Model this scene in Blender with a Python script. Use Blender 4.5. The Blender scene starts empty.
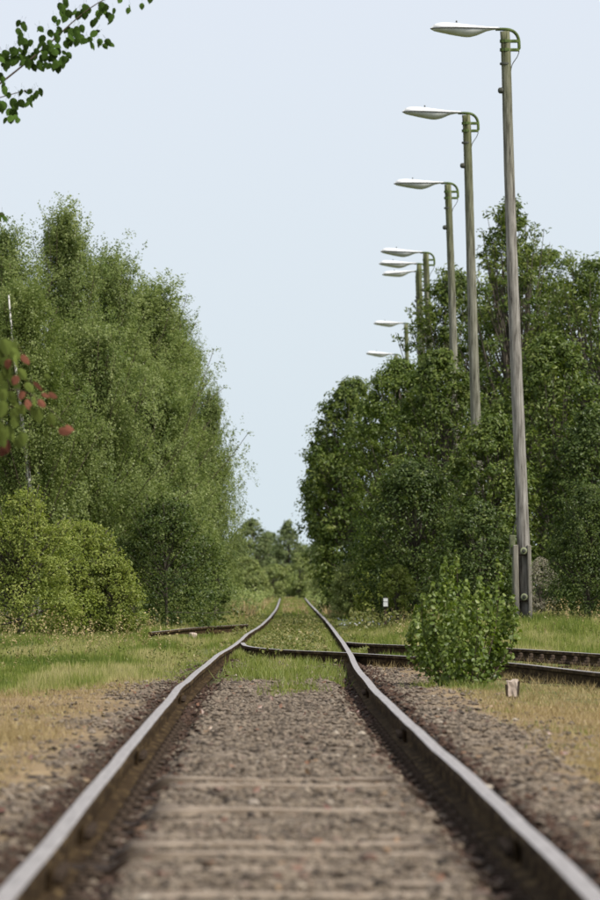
import bpy, bmesh, math, random
import numpy as np
from mathutils import Vector, Matrix

# ------------------------------------------------------------------ camera, sky, sun, exposure
SC = bpy.context.scene
COL = SC.collection
F = 5000.0                 # focal length in photograph pixels (200 mm on a 36 mm tall frame)
HC = 0.796                 # camera height above the rail heads
cam_d = bpy.data.cameras.new("camera")
cam_d.sensor_fit = 'VERTICAL'; cam_d.sensor_height = 36.0; cam_d.lens = 200.0
cam_d.clip_start = 0.5; cam_d.clip_end = 6000.0
cam_d.dof.use_dof = True; cam_d.dof.focus_distance = 58.0; cam_d.dof.aperture_fstop = 6.6
cam = bpy.data.objects.new("camera", cam_d); COL.objects.link(cam)
cam.location = (0, 0, HC)
cam.rotation_euler = (math.radians(90) + math.atan(135 / F), 0, -math.atan(10 / F))
SC.camera = cam

SUN_TO = Vector((0.60, -0.44, 0.80)).normalized()
elev = math.asin(SUN_TO.z); azim = math.atan2(SUN_TO.x, SUN_TO.y)
world = bpy.data.worlds.new("World"); SC.world = world; world.use_nodes = True
wn = world.node_tree.nodes; wl = world.node_tree.links; wn.clear()
sky = wn.new('ShaderNodeTexSky'); sky.sky_type = 'NISHITA'; sky.sun_disc = False
sky.sun_elevation = elev; sky.sun_rotation = azim; sky.dust_density = 3.0; sky.air_density = 1.2; sky.ozone_density = 2.0
veil = wn.new('ShaderNodeMix'); veil.data_type = 'RGBA'; veil.inputs[0].default_value = 0.86
tc = wn.new('ShaderNodeTexCoord'); sepw = wn.new('ShaderNodeSeparateXYZ')
vr = wn.new('ShaderNodeValToRGB')
vr.color_ramp.elements[0].position = 0.0; vr.color_ramp.elements[0].color = (7.75, 8.95, 9.65, 1)
vr.color_ramp.elements[1].position = 0.14; vr.color_ramp.elements[1].color = (8.4, 8.9, 10.0, 1)
wbg = wn.new('ShaderNodeBackground'); wbg.inputs['Strength'].default_value = 0.1
wo = wn.new('ShaderNodeOutputWorld')
wl.new(tc.outputs['Generated'], sepw.inputs[0]); wl.new(sepw.outputs['Z'], vr.inputs[0])
wl.new(sky.outputs[0], veil.inputs[6]); wl.new(vr.outputs[0], veil.inputs[7])
wl.new(veil.outputs[2], wbg.inputs['Color']); wl.new(wbg.outputs[0], wo.inputs[0])

sun_d = bpy.data.lights.new("sun", 'SUN'); sun_d.energy = 4.8; sun_d.angle = math.radians(2.0); sun_d.color = (1.0, 0.95, 0.87)
sun = bpy.data.objects.new("sun", sun_d); COL.objects.link(sun); sun.location = (20, -20, 40)
sun.rotation_euler = SUN_TO.to_track_quat('Z', 'Y').to_euler()
SC.view_settings.view_transform = 'Standard'; SC.view_settings.look = 'None'
SC.view_settings.exposure = 0.0; SC.view_settings.gamma = 1.0; SC.view_settings.use_curve_mapping = False

RNG = np.random.default_rng(7)
random.seed(7)

# ------------------------------------------------------------------ helpers
def at(px, py, d):
    return Vector(((px - 290) * d / F, d, HC - (py - 585) * d / F))

def tag(o, label=None, cat=None, group=None, kind=None):
    if label: o['label'] = label
    if cat: o['category'] = cat
    if group: o['group'] = group
    if kind: o['kind'] = kind
    return o

def empty(name, loc, label, cat, group=None, rz=0.0):
    o = bpy.data.objects.new(name, None); COL.objects.link(o)
    o.empty_display_size = 0.2; o.location = loc; o.rotation_euler = (0, 0, rz)
    return tag(o, label, cat, group)

def link(name, me, parent=None, loc=None):
    o = bpy.data.objects.new(name, me); COL.objects.link(o)
    if parent is not None: o.parent = parent
    if loc is not None: o.location = loc
    return o

def np_mesh(name, V, faces, mats, attrs=None, smooth=False, mat_idx=None):
    """V (n,3); faces: list of (m,k) integer arrays"""
    V = np.asarray(V, dtype=np.float32)
    me = bpy.data.meshes.new(name)
    me.vertices.add(len(V)); me.vertices.foreach_set('co', V.ravel())
    loops = np.concatenate([f.ravel() for f in faces]).astype(np.int32)
    sizes = np.concatenate([np.full(len(f), f.shape[1], np.int32) for f in faces])
    starts = np.concatenate([[0], np.cumsum(sizes)[:-1]]).astype(np.int32)
    me.loops.add(len(loops)); me.loops.foreach_set('vertex_index', loops)
    me.polygons.add(len(sizes)); me.polygons.foreach_set('loop_start', starts)
    try: me.polygons.foreach_set('loop_total', sizes)
    except Exception: pass
    if mat_idx is not None: me.polygons.foreach_set('material_index', np.asarray(mat_idx, np.int32))
    me.polygons.foreach_set('use_smooth', np.full(len(sizes), smooth, dtype=bool))
    for m in (mats if isinstance(mats, (list, tuple)) else [mats]): me.materials.append(m)
    if attrs:
        for k, a in attrs.items():
            a = np.asarray(a, np.float32)
            if a.ndim == 1:
                at_ = me.attributes.new(k, 'FLOAT', 'POINT'); at_.data.foreach_set('value', a)
            else:
                at_ = me.attributes.new(k, 'FLOAT_COLOR', 'POINT'); at_.data.foreach_set('color', a.ravel())
    me.update(calc_edges=True); me.validate()
    return me

class MB:
    """collects quads / triangles / tubes / boxes into one mesh"""
    def __init__(s): s.V = []; s.Q = []; s.T = []; s.n = 0
    def add(s, V, Q=None, T=None):
        V = np.asarray(V, float)
        if Q is not None and len(Q): s.Q.append(np.asarray(Q, int) + s.n)
        if T is not None and len(T): s.T.append(np.asarray(T, int) + s.n)
        s.V.append(V); s.n += len(V)
    def tube(s, P, R, n=8, cap=True):
        P = np.asarray(P, float); R = np.broadcast_to(np.asarray(R, float), (len(P),))
        T = np.gradient(P, axis=0); T /= np.linalg.norm(T, axis=1)[:, None] + 1e-9
        ref = np.array([0.0, 0.0, 1.0]) if abs(T[:, 2]).mean() < 0.8 else np.array([1.0, 0.0, 0.0])
        A = np.cross(T, ref); A /= np.linalg.norm(A, axis=1)[:, None] + 1e-9
        B = np.cross(T, A)
        th = np.linspace(0, 2 * np.pi, n, endpoint=False)
        V = P[:, None, :] + R[:, None, None] * (np.cos(th)[None, :, None] * A[:, None, :] + np.sin(th)[None, :, None] * B[:, None, :])
        V = V.reshape(-1, 3); m = len(P)
        i = np.arange(m - 1)[:, None] * n; j = np.arange(n)[None, :]; j2 = (j + 1) % n
        Q = np.stack([i + j, i + j2, i + n + j2, i + n + j], -1).reshape(-1, 4)
        T3 = []
        if cap:
            V = np.vstack([V, P[0], P[-1]]); c0 = m * n; c1 = c0 + 1
            for k in range(n):
                T3.append((c0, (k + 1) % n, k)); T3.append((c1, (m - 1) * n + k, (m - 1) * n + (k + 1) % n))
        s.add(V, Q, T3)
    def box(s, c, size, M=None, bevel=0.0):
        h = np.asarray(size, float) / 2
        b = min(bevel, *(h * 0.9)) if bevel else 0.0
        bm = bmesh.new(); bmesh.ops.create_cube(bm, size=1.0)
        for v in bm.verts: v.co = Vector((v.co.x * size[0], v.co.y * size[1], v.co.z * size[2]))
        if b: bmesh.ops.bevel(bm, geom=list(bm.edges), offset=b, segments=1, affect='EDGES')
        s.bm(bm, c, M)
    def bm(s, bm, c=(0, 0, 0), M=None):
        V = []; c = Vector(c)
        bm.verts.ensure_lookup_table(); bmesh.ops.triangulate(bm, faces=[f for f in bm.faces if len(f.verts) > 4])
        for v in bm.verts:
            p = M @ v.co if M is not None else v.co
            V.append(tuple(p + c))
        bm.verts.index_update()
        Q = [[v.index for v in f.verts] for f in bm.faces if len(f.verts) == 4]
        T = [[v.index for v in f.verts] for f in bm.faces if len(f.verts) == 3]
        s.add(V, Q, T); bm.free()
    def lathe(s, prof, n=16, c=(0, 0, 0), axis='z'):
        prof = np.asarray(prof, float); m = len(prof)
        th = np.linspace(0, 2 * np.pi, n, endpoint=False)
        X = prof[:, 0][:, None] * np.cos(th); Y = prof[:, 0][:, None] * np.sin(th); Z = np.repeat(prof[:, 1][:, None], n, 1)
        V = np.stack([X, Y, Z], -1).reshape(-1, 3)
        if axis == 'y': V = V[:, [0, 2, 1]] * [1, -1, 1]
        i = np.arange(m - 1)[:, None] * n; j = np.arange(n)[None, :]; j2 = (j + 1) % n
        Q = np.stack([i + j, i + j2, i + n + j2, i + n + j], -1).reshape(-1, 4)
        s.add(V + np.asarray(c), Q)
    def mesh(s, name, mats, smooth=False, attrs=None):
        fs = []
        if s.Q: fs.append(np.vstack(s.Q))
        if s.T: fs.append(np.vstack(s.T))
        return np_mesh(name, np.vstack(s.V), fs, mats, attrs, smooth)
    def build(s, name, mats, parent=None, smooth=False, loc=None):
        return link(name, s.mesh(name, mats, smooth), parent, loc)

def vnoise(x, y, seed=0):
    """smooth 2-D value noise, 0..1"""
    x = np.asarray(x, float); y = np.asarray(y, float)
    xi = np.floor(x).astype(np.int64); yi = np.floor(y).astype(np.int64)
    fx = x - xi; fy = y - yi; fx = fx * fx * (3 - 2 * fx); fy = fy * fy * (3 - 2 * fy)
    def h(a, b):
        n = (a * 374761393 + b * 668265263 + seed * 982451653) & 0x7fffffff
        n = ((n ^ (n >> 13)) * 1274126177) & 0x7fffffff
        return ((n ^ (n >> 16)) & 0xffff) / 65535.0
    return (h(xi, yi) * (1 - fx) + h(xi + 1, yi) * fx) * (1 - fy) + (h(xi, yi + 1) * (1 - fx) + h(xi + 1, yi + 1) * fx) * fy

def fbm(x, y, seed=0, o=3):
    v = 0; a = 0.5; t = 0
    for k in range(o):
        v = v + a * vnoise(x * 2 ** k, y * 2 ** k, seed + k * 17); t += a; a *= 0.5
    return v / t

def sstep(a, b, x):
    t = np.clip((x - a) / (b - a), 0, 1); return t * t * (3 - 2 * t)

# ------------------------------------------------------------------ materials
def newmat(name):
    m = bpy.data.materials.new(name); m.use_nodes = True
    nt = m.node_tree; nt.nodes.clear()
    out = nt.nodes.new('ShaderNodeOutputMaterial')
    return m, nt, out

def ramp(nt, stops, fac=None, interp='LINEAR'):
    r = nt.nodes.new('ShaderNodeValToRGB'); r.color_ramp.interpolation = interp
    e = r.color_ramp.elements
    while len(e) < len(stops): e.new(0.5)
    for i, (p, c) in enumerate(stops):
        e[i].position = p; e[i].color = (*c, 1)
    if fac is not None: nt.links.new(fac, r.inputs[0])
    return r

def noise(nt, scale, detail=4, vec=None, rough=0.55):
    n = nt.nodes.new('ShaderNodeTexNoise'); n.inputs['Scale'].default_value = scale
    n.inputs['Detail'].default_value = detail; n.inputs['Roughness'].default_value = rough
    if vec is not None: nt.links.new(vec, n.inputs['Vector'])
    return n

def coords(nt, scale=(1, 1, 1)):
    t = nt.nodes.new('ShaderNodeTexCoord'); m = nt.nodes.new('ShaderNodeMapping')
    m.inputs['Scale'].default_value = scale
    nt.links.new(t.outputs['Object'], m.inputs['Vector']); return m.outputs[0]

def bump(nt, height, strength, dist, bsdf):
    b = nt.nodes.new('ShaderNodeBump'); b.inputs['Strength'].default_value = strength; b.inputs['Distance'].default_value = dist
    nt.links.new(height, b.inputs['Height']); nt.links.new(b.outputs[0], bsdf.inputs['Normal'])

def mat_noise(name, stops, scale=8, stretch=(1, 1, 1), rough=0.8, metal=0.0, bstr=0.3, bdist=0.01, detail=5, spec=0.3):
    m, nt, out = newmat(name)
    p = nt.nodes.new('ShaderNodeBsdfPrincipled'); p.inputs['Roughness'].default_value = rough; p.inputs['Metallic'].default_value = metal
    p.inputs['Specular IOR Level'].default_value = spec
    n = noise(nt, scale, detail, coords(nt, stretch))
    r = ramp(nt, stops, n.outputs[0]); nt.links.new(r.outputs[0], p.inputs['Base Color'])
    if bstr: bump(nt, n.outputs[0], bstr, bdist, p)
    nt.links.new(p.outputs[0], out.inputs[0]); return m

def mat_leaf(name, cols, transl=0.35, gloss=0.06):
    """colour per leaf from the 'tint' attribute; light also passes through the blade"""
    m, nt, out = newmat(name)
    a = nt.nodes.new('ShaderNodeAttribute'); a.attribute_name = 'tint'
    k = len(cols) - 1
    r = ramp(nt, [(i / k, c) for i, c in enumerate(cols)], a.outputs['Fac'])
    d = nt.nodes.new('ShaderNodeBsdfDiffuse'); t = nt.nodes.new('ShaderNodeBsdfTranslucent'); g = nt.nodes.new('ShaderNodeBsdfGlossy')
    g.inputs['Roughness'].default_value = 0.45
    hs = nt.nodes.new('ShaderNodeHueSaturation'); hs.inputs['Saturation'].default_value = 1.15; hs.inputs['Value'].default_value = 1.25
    nt.links.new(r.outputs[0], hs.inputs['Color'])
    nt.links.new(r.outputs[0], d.inputs[0]); nt.links.new(hs.outputs[0], t.inputs[0])
    m1 = nt.nodes.new('ShaderNodeMixShader'); m1.inputs[0].default_value = transl
    m2 = nt.nodes.new('ShaderNodeMixShader'); m2.inputs[0].default_value = gloss
    nt.links.new(d.outputs[0], m1.inputs[1]); nt.links.new(t.outputs[0], m1.inputs[2])
    nt.links.new(m1.outputs[0], m2.inputs[1]); nt.links.new(g.outputs[0], m2.inputs[2])
    nt.links.new(m2.outputs[0], out.inputs[0]); return m

def mat_single(name, col, var=0.25, transl=0.35):
    """one leaf per object: colour varied by object"""
    m, nt, out = newmat(name)
    oi = nt.nodes.new('ShaderNodeObjectInfo')
    c = np.array(col)
    r = ramp(nt, [(0, tuple(c * (1 - var))), (1, tuple(c * (1 + var)))], oi.outputs['Random'])
    d = nt.nodes.new('ShaderNodeBsdfDiffuse'); t = nt.nodes.new('ShaderNodeBsdfTranslucent')
    nt.links.new(r.outputs[0], d.inputs[0]); nt.links.new(r.outputs[0], t.inputs[0])
    m1 = nt.nodes.new('ShaderNodeMixShader'); m1.inputs[0].default_value = transl
    nt.links.new(d.outputs[0], m1.inputs[1]); nt.links.new(t.outputs[0], m1.inputs[2]); nt.links.new(m1.outputs[0], out.inputs[0])
    return m

M = {}
M['birch'] = mat_leaf('birch_leaf', [(0.088, 0.128, 0.032), (0.195, 0.238, 0.074), (0.36, 0.395, 0.165)], 0.44, 0.015)
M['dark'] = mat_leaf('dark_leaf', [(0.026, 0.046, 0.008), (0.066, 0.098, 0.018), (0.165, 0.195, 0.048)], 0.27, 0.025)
M['walnut'] = mat_leaf('broad_leaf', [(0.040, 0.068, 0.010), (0.105, 0.145, 0.025), (0.25, 0.28, 0.075)], 0.32, 0.025)
M['hazel'] = mat_leaf('hazel_leaf', [(0.105, 0.138, 0.026), (0.22, 0.262, 0.055), (0.39, 0.405, 0.13)], 0.40, 0.015)
M['mid'] = mat_leaf('mid_leaf', [(0.045, 0.078, 0.012), (0.115, 0.160, 0.028), (0.245, 0.285, 0.07)], 0.34, 0.02)
M['poplar'] = mat_leaf('poplar_leaf', [(0.052, 0.088, 0.014), (0.130, 0.180, 0.032), (0.28, 0.32, 0.095)], 0.36, 0.025)
M['far'] = mat_leaf('far_leaf', [(0.085, 0.115, 0.045), (0.15, 0.185, 0.072), (0.25, 0.275, 0.12)], 0.3, 0.015)  # paler than near foliage: distance haze put into the leaf colour
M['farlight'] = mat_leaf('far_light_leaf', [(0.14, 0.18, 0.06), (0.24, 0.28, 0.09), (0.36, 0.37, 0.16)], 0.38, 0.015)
M['deadtwig'] = mat_leaf('dead_twig_leaf', [(0.13, 0.12, 0.07), (0.21, 0.19, 0.12), (0.30, 0.27, 0.19)], 0.2)
M['grass'] = mat_leaf('grass_blade', [(0.10, 0.14, 0.025), (0.21, 0.24, 0.055), (0.38, 0.34, 0.15)], 0.35, 0.02)
M['weed'] = mat_leaf('weed_leaf', [(0.08, 0.10, 0.025), (0.17, 0.18, 0.05), (0.34, 0.28, 0.13)], 0.3, 0.02)
M['straw'] = mat_leaf('straw', [(0.18, 0.13, 0.058), (0.33, 0.25, 0.115), (0.47, 0.385, 0.20)], 0.25, 0.02)
M['flower'] = mat_leaf('pale_blue_petal', [(0.30, 0.32, 0.34), (0.42, 0.44, 0.48), (0.55, 0.57, 0.60)], 0.3)
M['litter'] = mat_leaf('dead_leaf', [(0.12, 0.035, 0.022), (0.20, 0.10, 0.05), (0.30, 0.21, 0.12)], 0.15)
M['bark'] = mat_noise('bark', [(0.3, (0.045, 0.036, 0.026)), (0.7, (0.13, 0.11, 0.085))], 14, (1, 1, 0.25), 0.9)
M['birchbark'] = mat_noise('birch_bark', [(0.34, (0.05, 0.045, 0.04)), (0.45, (0.5, 0.48, 0.44)), (0.8, (0.66, 0.64, 0.6))], 7, (1, 1, 2.2), 0.8)
M['twig'] = mat_noise('twig', [(0.3, (0.05, 0.035, 0.025)), (0.7, (0.10, 0.075, 0.05))], 30, (1, 1, 0.3), 0.85)
M['greenleaf'] = mat_single('spray_leaf', (0.06, 0.105, 0.022), 0.6, 0.45)
M['redleaf'] = mat_single('red_leaf', (0.17, 0.07, 0.045), 0.5)
M['olive'] = mat_single('olive_leaf', (0.115, 0.15, 0.035), 0.5)

def mat_ground():
    m, nt, out = newmat('ground')
    p = nt.nodes.new('ShaderNodeBsdfPrincipled'); p.inputs['Roughness'].default_value = 0.95; p.inputs['Specular IOR Level'].default_value = 0.15
    v = coords(nt)
    a = nt.nodes.new('ShaderNodeAttribute'); a.attribute_name = 'cover'
    sep = nt.nodes.new('ShaderNodeSeparateColor'); nt.links.new(a.outputs['Color'], sep.inputs[0])
    n1 = noise(nt, 3.0, 8, v, 0.65); n2 = noise(nt, 22.0, 6, v, 0.7); n3 = noise(nt, 0.7, 4, v)
    mxn = nt.nodes.new('ShaderNodeMath'); mxn.operation = 'MULTIPLY_ADD'; mxn.inputs[1].default_value = .55; nt.links.new(n2.outputs[0], mxn.inputs[0])
    n4 = nt.nodes.new('ShaderNodeMath'); n4.operation = 'MULTIPLY'; n4.inputs[1].default_value = .45; nt.links.new(n1.outputs[0], n4.inputs[0]); nt.links.new(n4.outputs[0], mxn.inputs[2])
    soil = ramp(nt, [(0.34, (0.085, 0.056, 0.034)), (0.47, (0.22, 0.155, 0.085)), (0.56, (0.31, 0.23, 0.13)), (0.7, (0.41, 0.32, 0.19))], mxn.outputs[0])
    vo = nt.nodes.new('ShaderNodeTexVoronoi'); vo.inputs['Scale'].default_value = 26.0; nt.links.new(v, vo.inputs['Vector'])
    sc = nt.nodes.new('ShaderNodeSeparateColor'); nt.links.new(vo.outputs['Color'], sc.inputs[0])
    grav = ramp(nt, [(0.0, (0.07, 0.055, 0.042)), (0.4, (0.15, 0.12, 0.09)), (0.7, (0.215, 0.172, 0.127)), (1.0, (0.30, 0.245, 0.185))], sc.outputs[0])
    gr = ramp(nt, [(0.3, (0.06, 0.075, 0.02)), (0.55, (0.12, 0.135, 0.04)), (0.75, (0.24, 0.21, 0.10))], n1.outputs[0])
    mx = nt.nodes.new('ShaderNodeMix'); mx.data_type = 'RGBA'
    nt.links.new(sep.outputs[0], mx.inputs[0]); nt.links.new(soil.outputs[0], mx.inputs[6]); nt.links.new(grav.outputs[0], mx.inputs[7])
    my = nt.nodes.new('ShaderNodeMix'); my.data_type = 'RGBA'
    nt.links.new(sep.outputs[1], my.inputs[0]); nt.links.new(mx.outputs[2], my.inputs[6]); nt.links.new(gr.outputs[0], my.inputs[7])
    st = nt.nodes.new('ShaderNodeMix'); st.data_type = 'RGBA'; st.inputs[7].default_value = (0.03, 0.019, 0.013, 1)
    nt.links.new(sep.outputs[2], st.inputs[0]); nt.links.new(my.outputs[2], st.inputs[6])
    hv = nt.nodes.new('ShaderNodeMix'); hv.data_type = 'RGBA'; hv.blend_type = 'MULTIPLY'; hv.inputs[0].default_value = 1.0
    rr = ramp(nt, [(0.3, (0.72, 0.70, 0.68)), (0.7, (1.1, 1.08, 1.05))], n3.outputs[0])
    nt.links.new(st.outputs[2], hv.inputs[6]); nt.links.new(rr.outputs[0], hv.inputs[7])
    nt.links.new(hv.outputs[2], p.inputs['Base Color'])
    bump(nt, n2.outputs[0], 0.6, 0.03, p)
    nt.links.new(p.outputs[0], out.inputs[0]); return m
M['ground'] = mat_ground()

def mat_stone():
    m, nt, out = newmat('ballast_stone')
    p = nt.nodes.new('ShaderNodeBsdfPrincipled'); p.inputs['Roughness'].default_value = 0.9; p.inputs['Specular IOR Level'].default_value = 0.2
    a = nt.nodes.new('ShaderNodeAttribute'); a.attribute_name = 'tint'
    r = ramp(nt, [(0.0, (0.05, 0.03, 0.022)), (0.08, (0.085, 0.052, 0.036)), (0.13, (0.055, 0.045, 0.037)), (0.3, (0.108, 0.086, 0.065)), (0.5, (0.166, 0.132, 0.098)), (0.75, (0.228, 0.187, 0.142)), (0.90, (0.14, 0.095, 0.075)), (1.0, (0.37, 0.32, 0.255))], a.outputs['Fac'])
    n = noise(nt, 60, 4, coords(nt)); rr = ramp(nt, [(0.3, (0.7, 0.7, 0.7)), (0.7, (1.15, 1.13, 1.1))], n.outputs[0])
    mu = nt.nodes.new('ShaderNodeMix'); mu.data_type = 'RGBA'; mu.blend_type = 'MULTIPLY'; mu.inputs[0].default_value = 1.0
    nt.links.new(r.outputs[0], mu.inputs[6]); nt.links.new(rr.outputs[0], mu.inputs[7]); nt.links.new(mu.outputs[2], p.inputs['Base Color'])
    nt.links.new(p.outputs[0], out.inputs[0]); return m
M['stone'] = mat_stone()
def mat_loose_stone():
    m, nt, out = newmat('loose_stone')
    p = nt.nodes.new('ShaderNodeBsdfPrincipled'); p.inputs['Roughness'].default_value = 0.9; p.inputs['Specular IOR Level'].default_value = 0.2
    oi = nt.nodes.new('ShaderNodeObjectInfo')
    r = ramp(nt, [(0.0, (0.045, 0.038, 0.032)), (0.3, (0.105, 0.083, 0.063)), (0.55, (0.16, 0.126, 0.094)), (0.8, (0.215, 0.175, 0.135)), (0.92, (0.15, 0.09, 0.068)), (1.0, (0.33, 0.29, 0.24))], oi.outputs['Random'])
    n = noise(nt, 60, 4, coords(nt)); rr = ramp(nt, [(0.3, (0.7, 0.7, 0.7)), (0.7, (1.15, 1.13, 1.1))], n.outputs[0])
    mu = nt.nodes.new('ShaderNodeMix'); mu.data_type = 'RGBA'; mu.blend_type = 'MULTIPLY'; mu.inputs[0].default_value = 1.0
    nt.links.new(r.outputs[0], mu.inputs[6]); nt.links.new(rr.outputs[0], mu.inputs[7]); nt.links.new(mu.outputs[2], p.inputs['Base Color'])
    nt.links.new(p.outputs[0], out.inputs[0]); return m
M['loose'] = mat_loose_stone()
M['railtop'] = mat_noise('worn_rail_steel', [(0.35, (0.32, 0.265, 0.22)), (0.6, (0.45, 0.385, 0.33)), (0.8, (0.57, 0.50, 0.44))], 5, (9, 0.5, 1), 0.36, 0.7, 0.08, 0.002)
M['rust'] = mat_noise('rusty_rail_steel', [(0.3, (0.016, 0.010, 0.006)), (0.55, (0.050, 0.033, 0.017)), (0.75, (0.15, 0.105, 0.05))], 9, (2, 0.5, 2), 1.0, 0.0, 0.5, 0.006, spec=0.03)
def mat_sleeper():
    m, nt, out = newmat('old_sleeper_wood')
    p = nt.nodes.new('ShaderNodeBsdfPrincipled'); p.inputs['Roughness'].default_value = 0.9; p.inputs['Specular IOR Level'].default_value = 0.15
    n = noise(nt, 9, 5, coords(nt, (.35, 5, 5))); r = ramp(nt, [(0.3, (0.14, 0.105, 0.075)), (0.55, (0.29, 0.23, 0.17)), (0.75, (0.45, 0.37, 0.28))], n.outputs[0])
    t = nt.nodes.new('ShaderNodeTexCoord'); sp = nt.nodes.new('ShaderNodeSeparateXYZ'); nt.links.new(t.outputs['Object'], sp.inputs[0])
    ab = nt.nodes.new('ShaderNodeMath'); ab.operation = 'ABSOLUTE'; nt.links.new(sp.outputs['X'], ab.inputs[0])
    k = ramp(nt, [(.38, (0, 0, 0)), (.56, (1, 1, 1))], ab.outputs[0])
    mx = nt.nodes.new('ShaderNodeMix'); mx.data_type = 'RGBA'; mx.inputs[7].default_value = (0.03, 0.02, 0.014, 1)  # dark ends near the rails: oil stain plus painted trench shade
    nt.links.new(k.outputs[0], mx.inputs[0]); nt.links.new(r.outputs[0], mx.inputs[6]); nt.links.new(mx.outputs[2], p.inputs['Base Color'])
    bump(nt, n.outputs[0], .8, .01, p); nt.links.new(p.outputs[0], out.inputs[0]); return m
M['sleeper'] = mat_sleeper()
def mat_pole(name, lo, hi):
    m, nt, out = newmat(name)
    p = nt.nodes.new('ShaderNodeBsdfPrincipled'); p.inputs['Roughness'].default_value = 0.9; p.inputs['Specular IOR Level'].default_value = 0.2
    n = noise(nt, 9, 6, coords(nt, (3, 3, 0.22)), 0.65)
    g = ramp(nt, [(0.34, (0.055, 0.048, 0.042)), (0.46, (0.19, 0.175, 0.155)), (0.58, (0.28, 0.262, 0.238)), (0.72, (0.38, 0.36, 0.33))], n.outputs[0])
    gg = ramp(nt, [(0.34, (0.03, 0.034, 0.014)), (0.5, (0.10, 0.108, 0.045)), (0.72, (0.20, 0.20, 0.12))], n.outputs[0])
    t = nt.nodes.new('ShaderNodeTexCoord'); s = nt.nodes.new('ShaderNodeSeparateXYZ'); nt.links.new(t.outputs['Object'], s.inputs[0])
    n2 = noise(nt, 1.2, 3, coords(nt, (2, 2, 0.5)))
    ad = nt.nodes.new('ShaderNodeMath'); ad.operation = 'MULTIPLY_ADD'; ad.inputs[1].default_value = 3.0; nt.links.new(n2.outputs[0], ad.inputs[0]); nt.links.new(s.outputs['Z'], ad.inputs[2])
    mr = nt.nodes.new('ShaderNodeMapRange'); mr.inputs['From Min'].default_value = 8.6; mr.inputs['From Max'].default_value = 11.4
    mr.inputs['To Min'].default_value = lo; mr.inputs['To Max'].default_value = hi; nt.links.new(ad.outputs[0], mr.inputs[0])
    oi = nt.nodes.new('ShaderNodeObjectInfo'); sh = nt.nodes.new('ShaderNodeMath'); sh.operation = 'MULTIPLY_ADD'; sh.inputs[1].default_value = 0.05; sh.use_clamp = True
    nt.links.new(oi.outputs['Random'], sh.inputs[0]); nt.links.new(mr.outputs[0], sh.inputs[2])
    mx = nt.nodes.new('ShaderNodeMix'); mx.data_type = 'RGBA'; nt.links.new(sh.outputs[0], mx.inputs[0])
    nt.links.new(g.outputs[0], mx.inputs[6]); nt.links.new(gg.outputs[0], mx.inputs[7]); nt.links.new(mx.outputs[2], p.inputs['Base Color'])
    bump(nt, n.outputs[0], 0.7, 0.02, p); nt.links.new(p.outputs[0], out.inputs[0]); return m
M['pole'] = mat_pole('weathered_pole_wood', .0, .80); M['polemoss'] = mat_pole('mossy_pole_wood', .42, .95)
M['plank'] = mat_noise('grey_post_wood', [(0.3, (0.13, 0.115, 0.09)), (0.6, (0.25, 0.23, 0.19)), (0.8, (0.34, 0.315, 0.27))], 10, (3, 3, 0.3), 0.9, 0, 0.6, 0.01)
M['mossmetal'] = mat_noise('mossy_metal', [(0.35, (0.035, 0.055, 0.015)), (0.6, (0.09, 0.13, 0.03)), (0.8, (0.17, 0.20, 0.09))], 14, (1, 1, 1), 0.75, 0.0, 0.4, 0.005)
M['lampwhite'] = mat_noise('white_lamp_shell', [(0.3, (0.52, 0.52, 0.50)), (0.48, (0.74, 0.74, 0.73)), (0.7, (0.82, 0.82, 0.81))], 7, (1, 1, 1), 0.45, 0, 0.05, 0.002)
M['lampglass'] = mat_noise('dusty_diffuser', [(0.3, (0.44, 0.45, 0.44)), (0.7, (0.62, 0.63, 0.61))], 5, (1, 1, 1), 0.35, 0, 0.05, 0.002, spec=0.5)
M['gasket'] = mat_noise('dark_gasket', [(0.3, (0.05, 0.05, 0.048)), (0.7, (0.12, 0.12, 0.11))], 8, (1, 1, 1), 0.7, 0, 0.1, 0.002)
M['wire'] = mat_noise('dark_cable', [(0.3, (0.035, 0.04, 0.03)), (0.7, (0.075, 0.075, 0.06))], 8, (1, 1, 1), 0.7, 0, 0.0)
M['nutwhite'] = mat_noise('lichened_washer', [(0.3, (0.15, 0.17, 0.08)), (0.6, (0.30, 0.32, 0.20)), (0.8, (0.46, 0.46, 0.37))], 18, (1, 1, 1), 0.8, 0, 0.3, 0.005)
M['fusebox'] = mat_noise('mossy_box', [(0.3, (0.07, 0.08, 0.04)), (0.6, (0.15, 0.16, 0.09)), (0.8, (0.24, 0.25, 0.17))], 16, (1, 1, 1), 0.85, 0, 0.3, 0.004)
M['concrete'] = mat_noise('pale_concrete', [(0.3, (0.33, 0.25, 0.20)), (0.6, (0.50, 0.41, 0.34)), (0.8, (0.62, 0.53, 0.46))], 22, (1, 1, 1), 0.9, 0, 0.4, 0.005)
M['darkside'] = mat_noise('tarred_wood', [(0.3, (0.03, 0.022, 0.017)), (0.7, (0.085, 0.062, 0.045))], 20, (2, 2, 0.5), 1.0, 0, 0.4, 0.005, spec=0.05)
M['white'] = mat_noise('white_enamel', [(0.3, (0.50, 0.52, 0.52)), (0.7, (0.66, 0.67, 0.66))], 12, (1, 1, 1), 0.5, 0, 0.05, 0.002)

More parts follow.
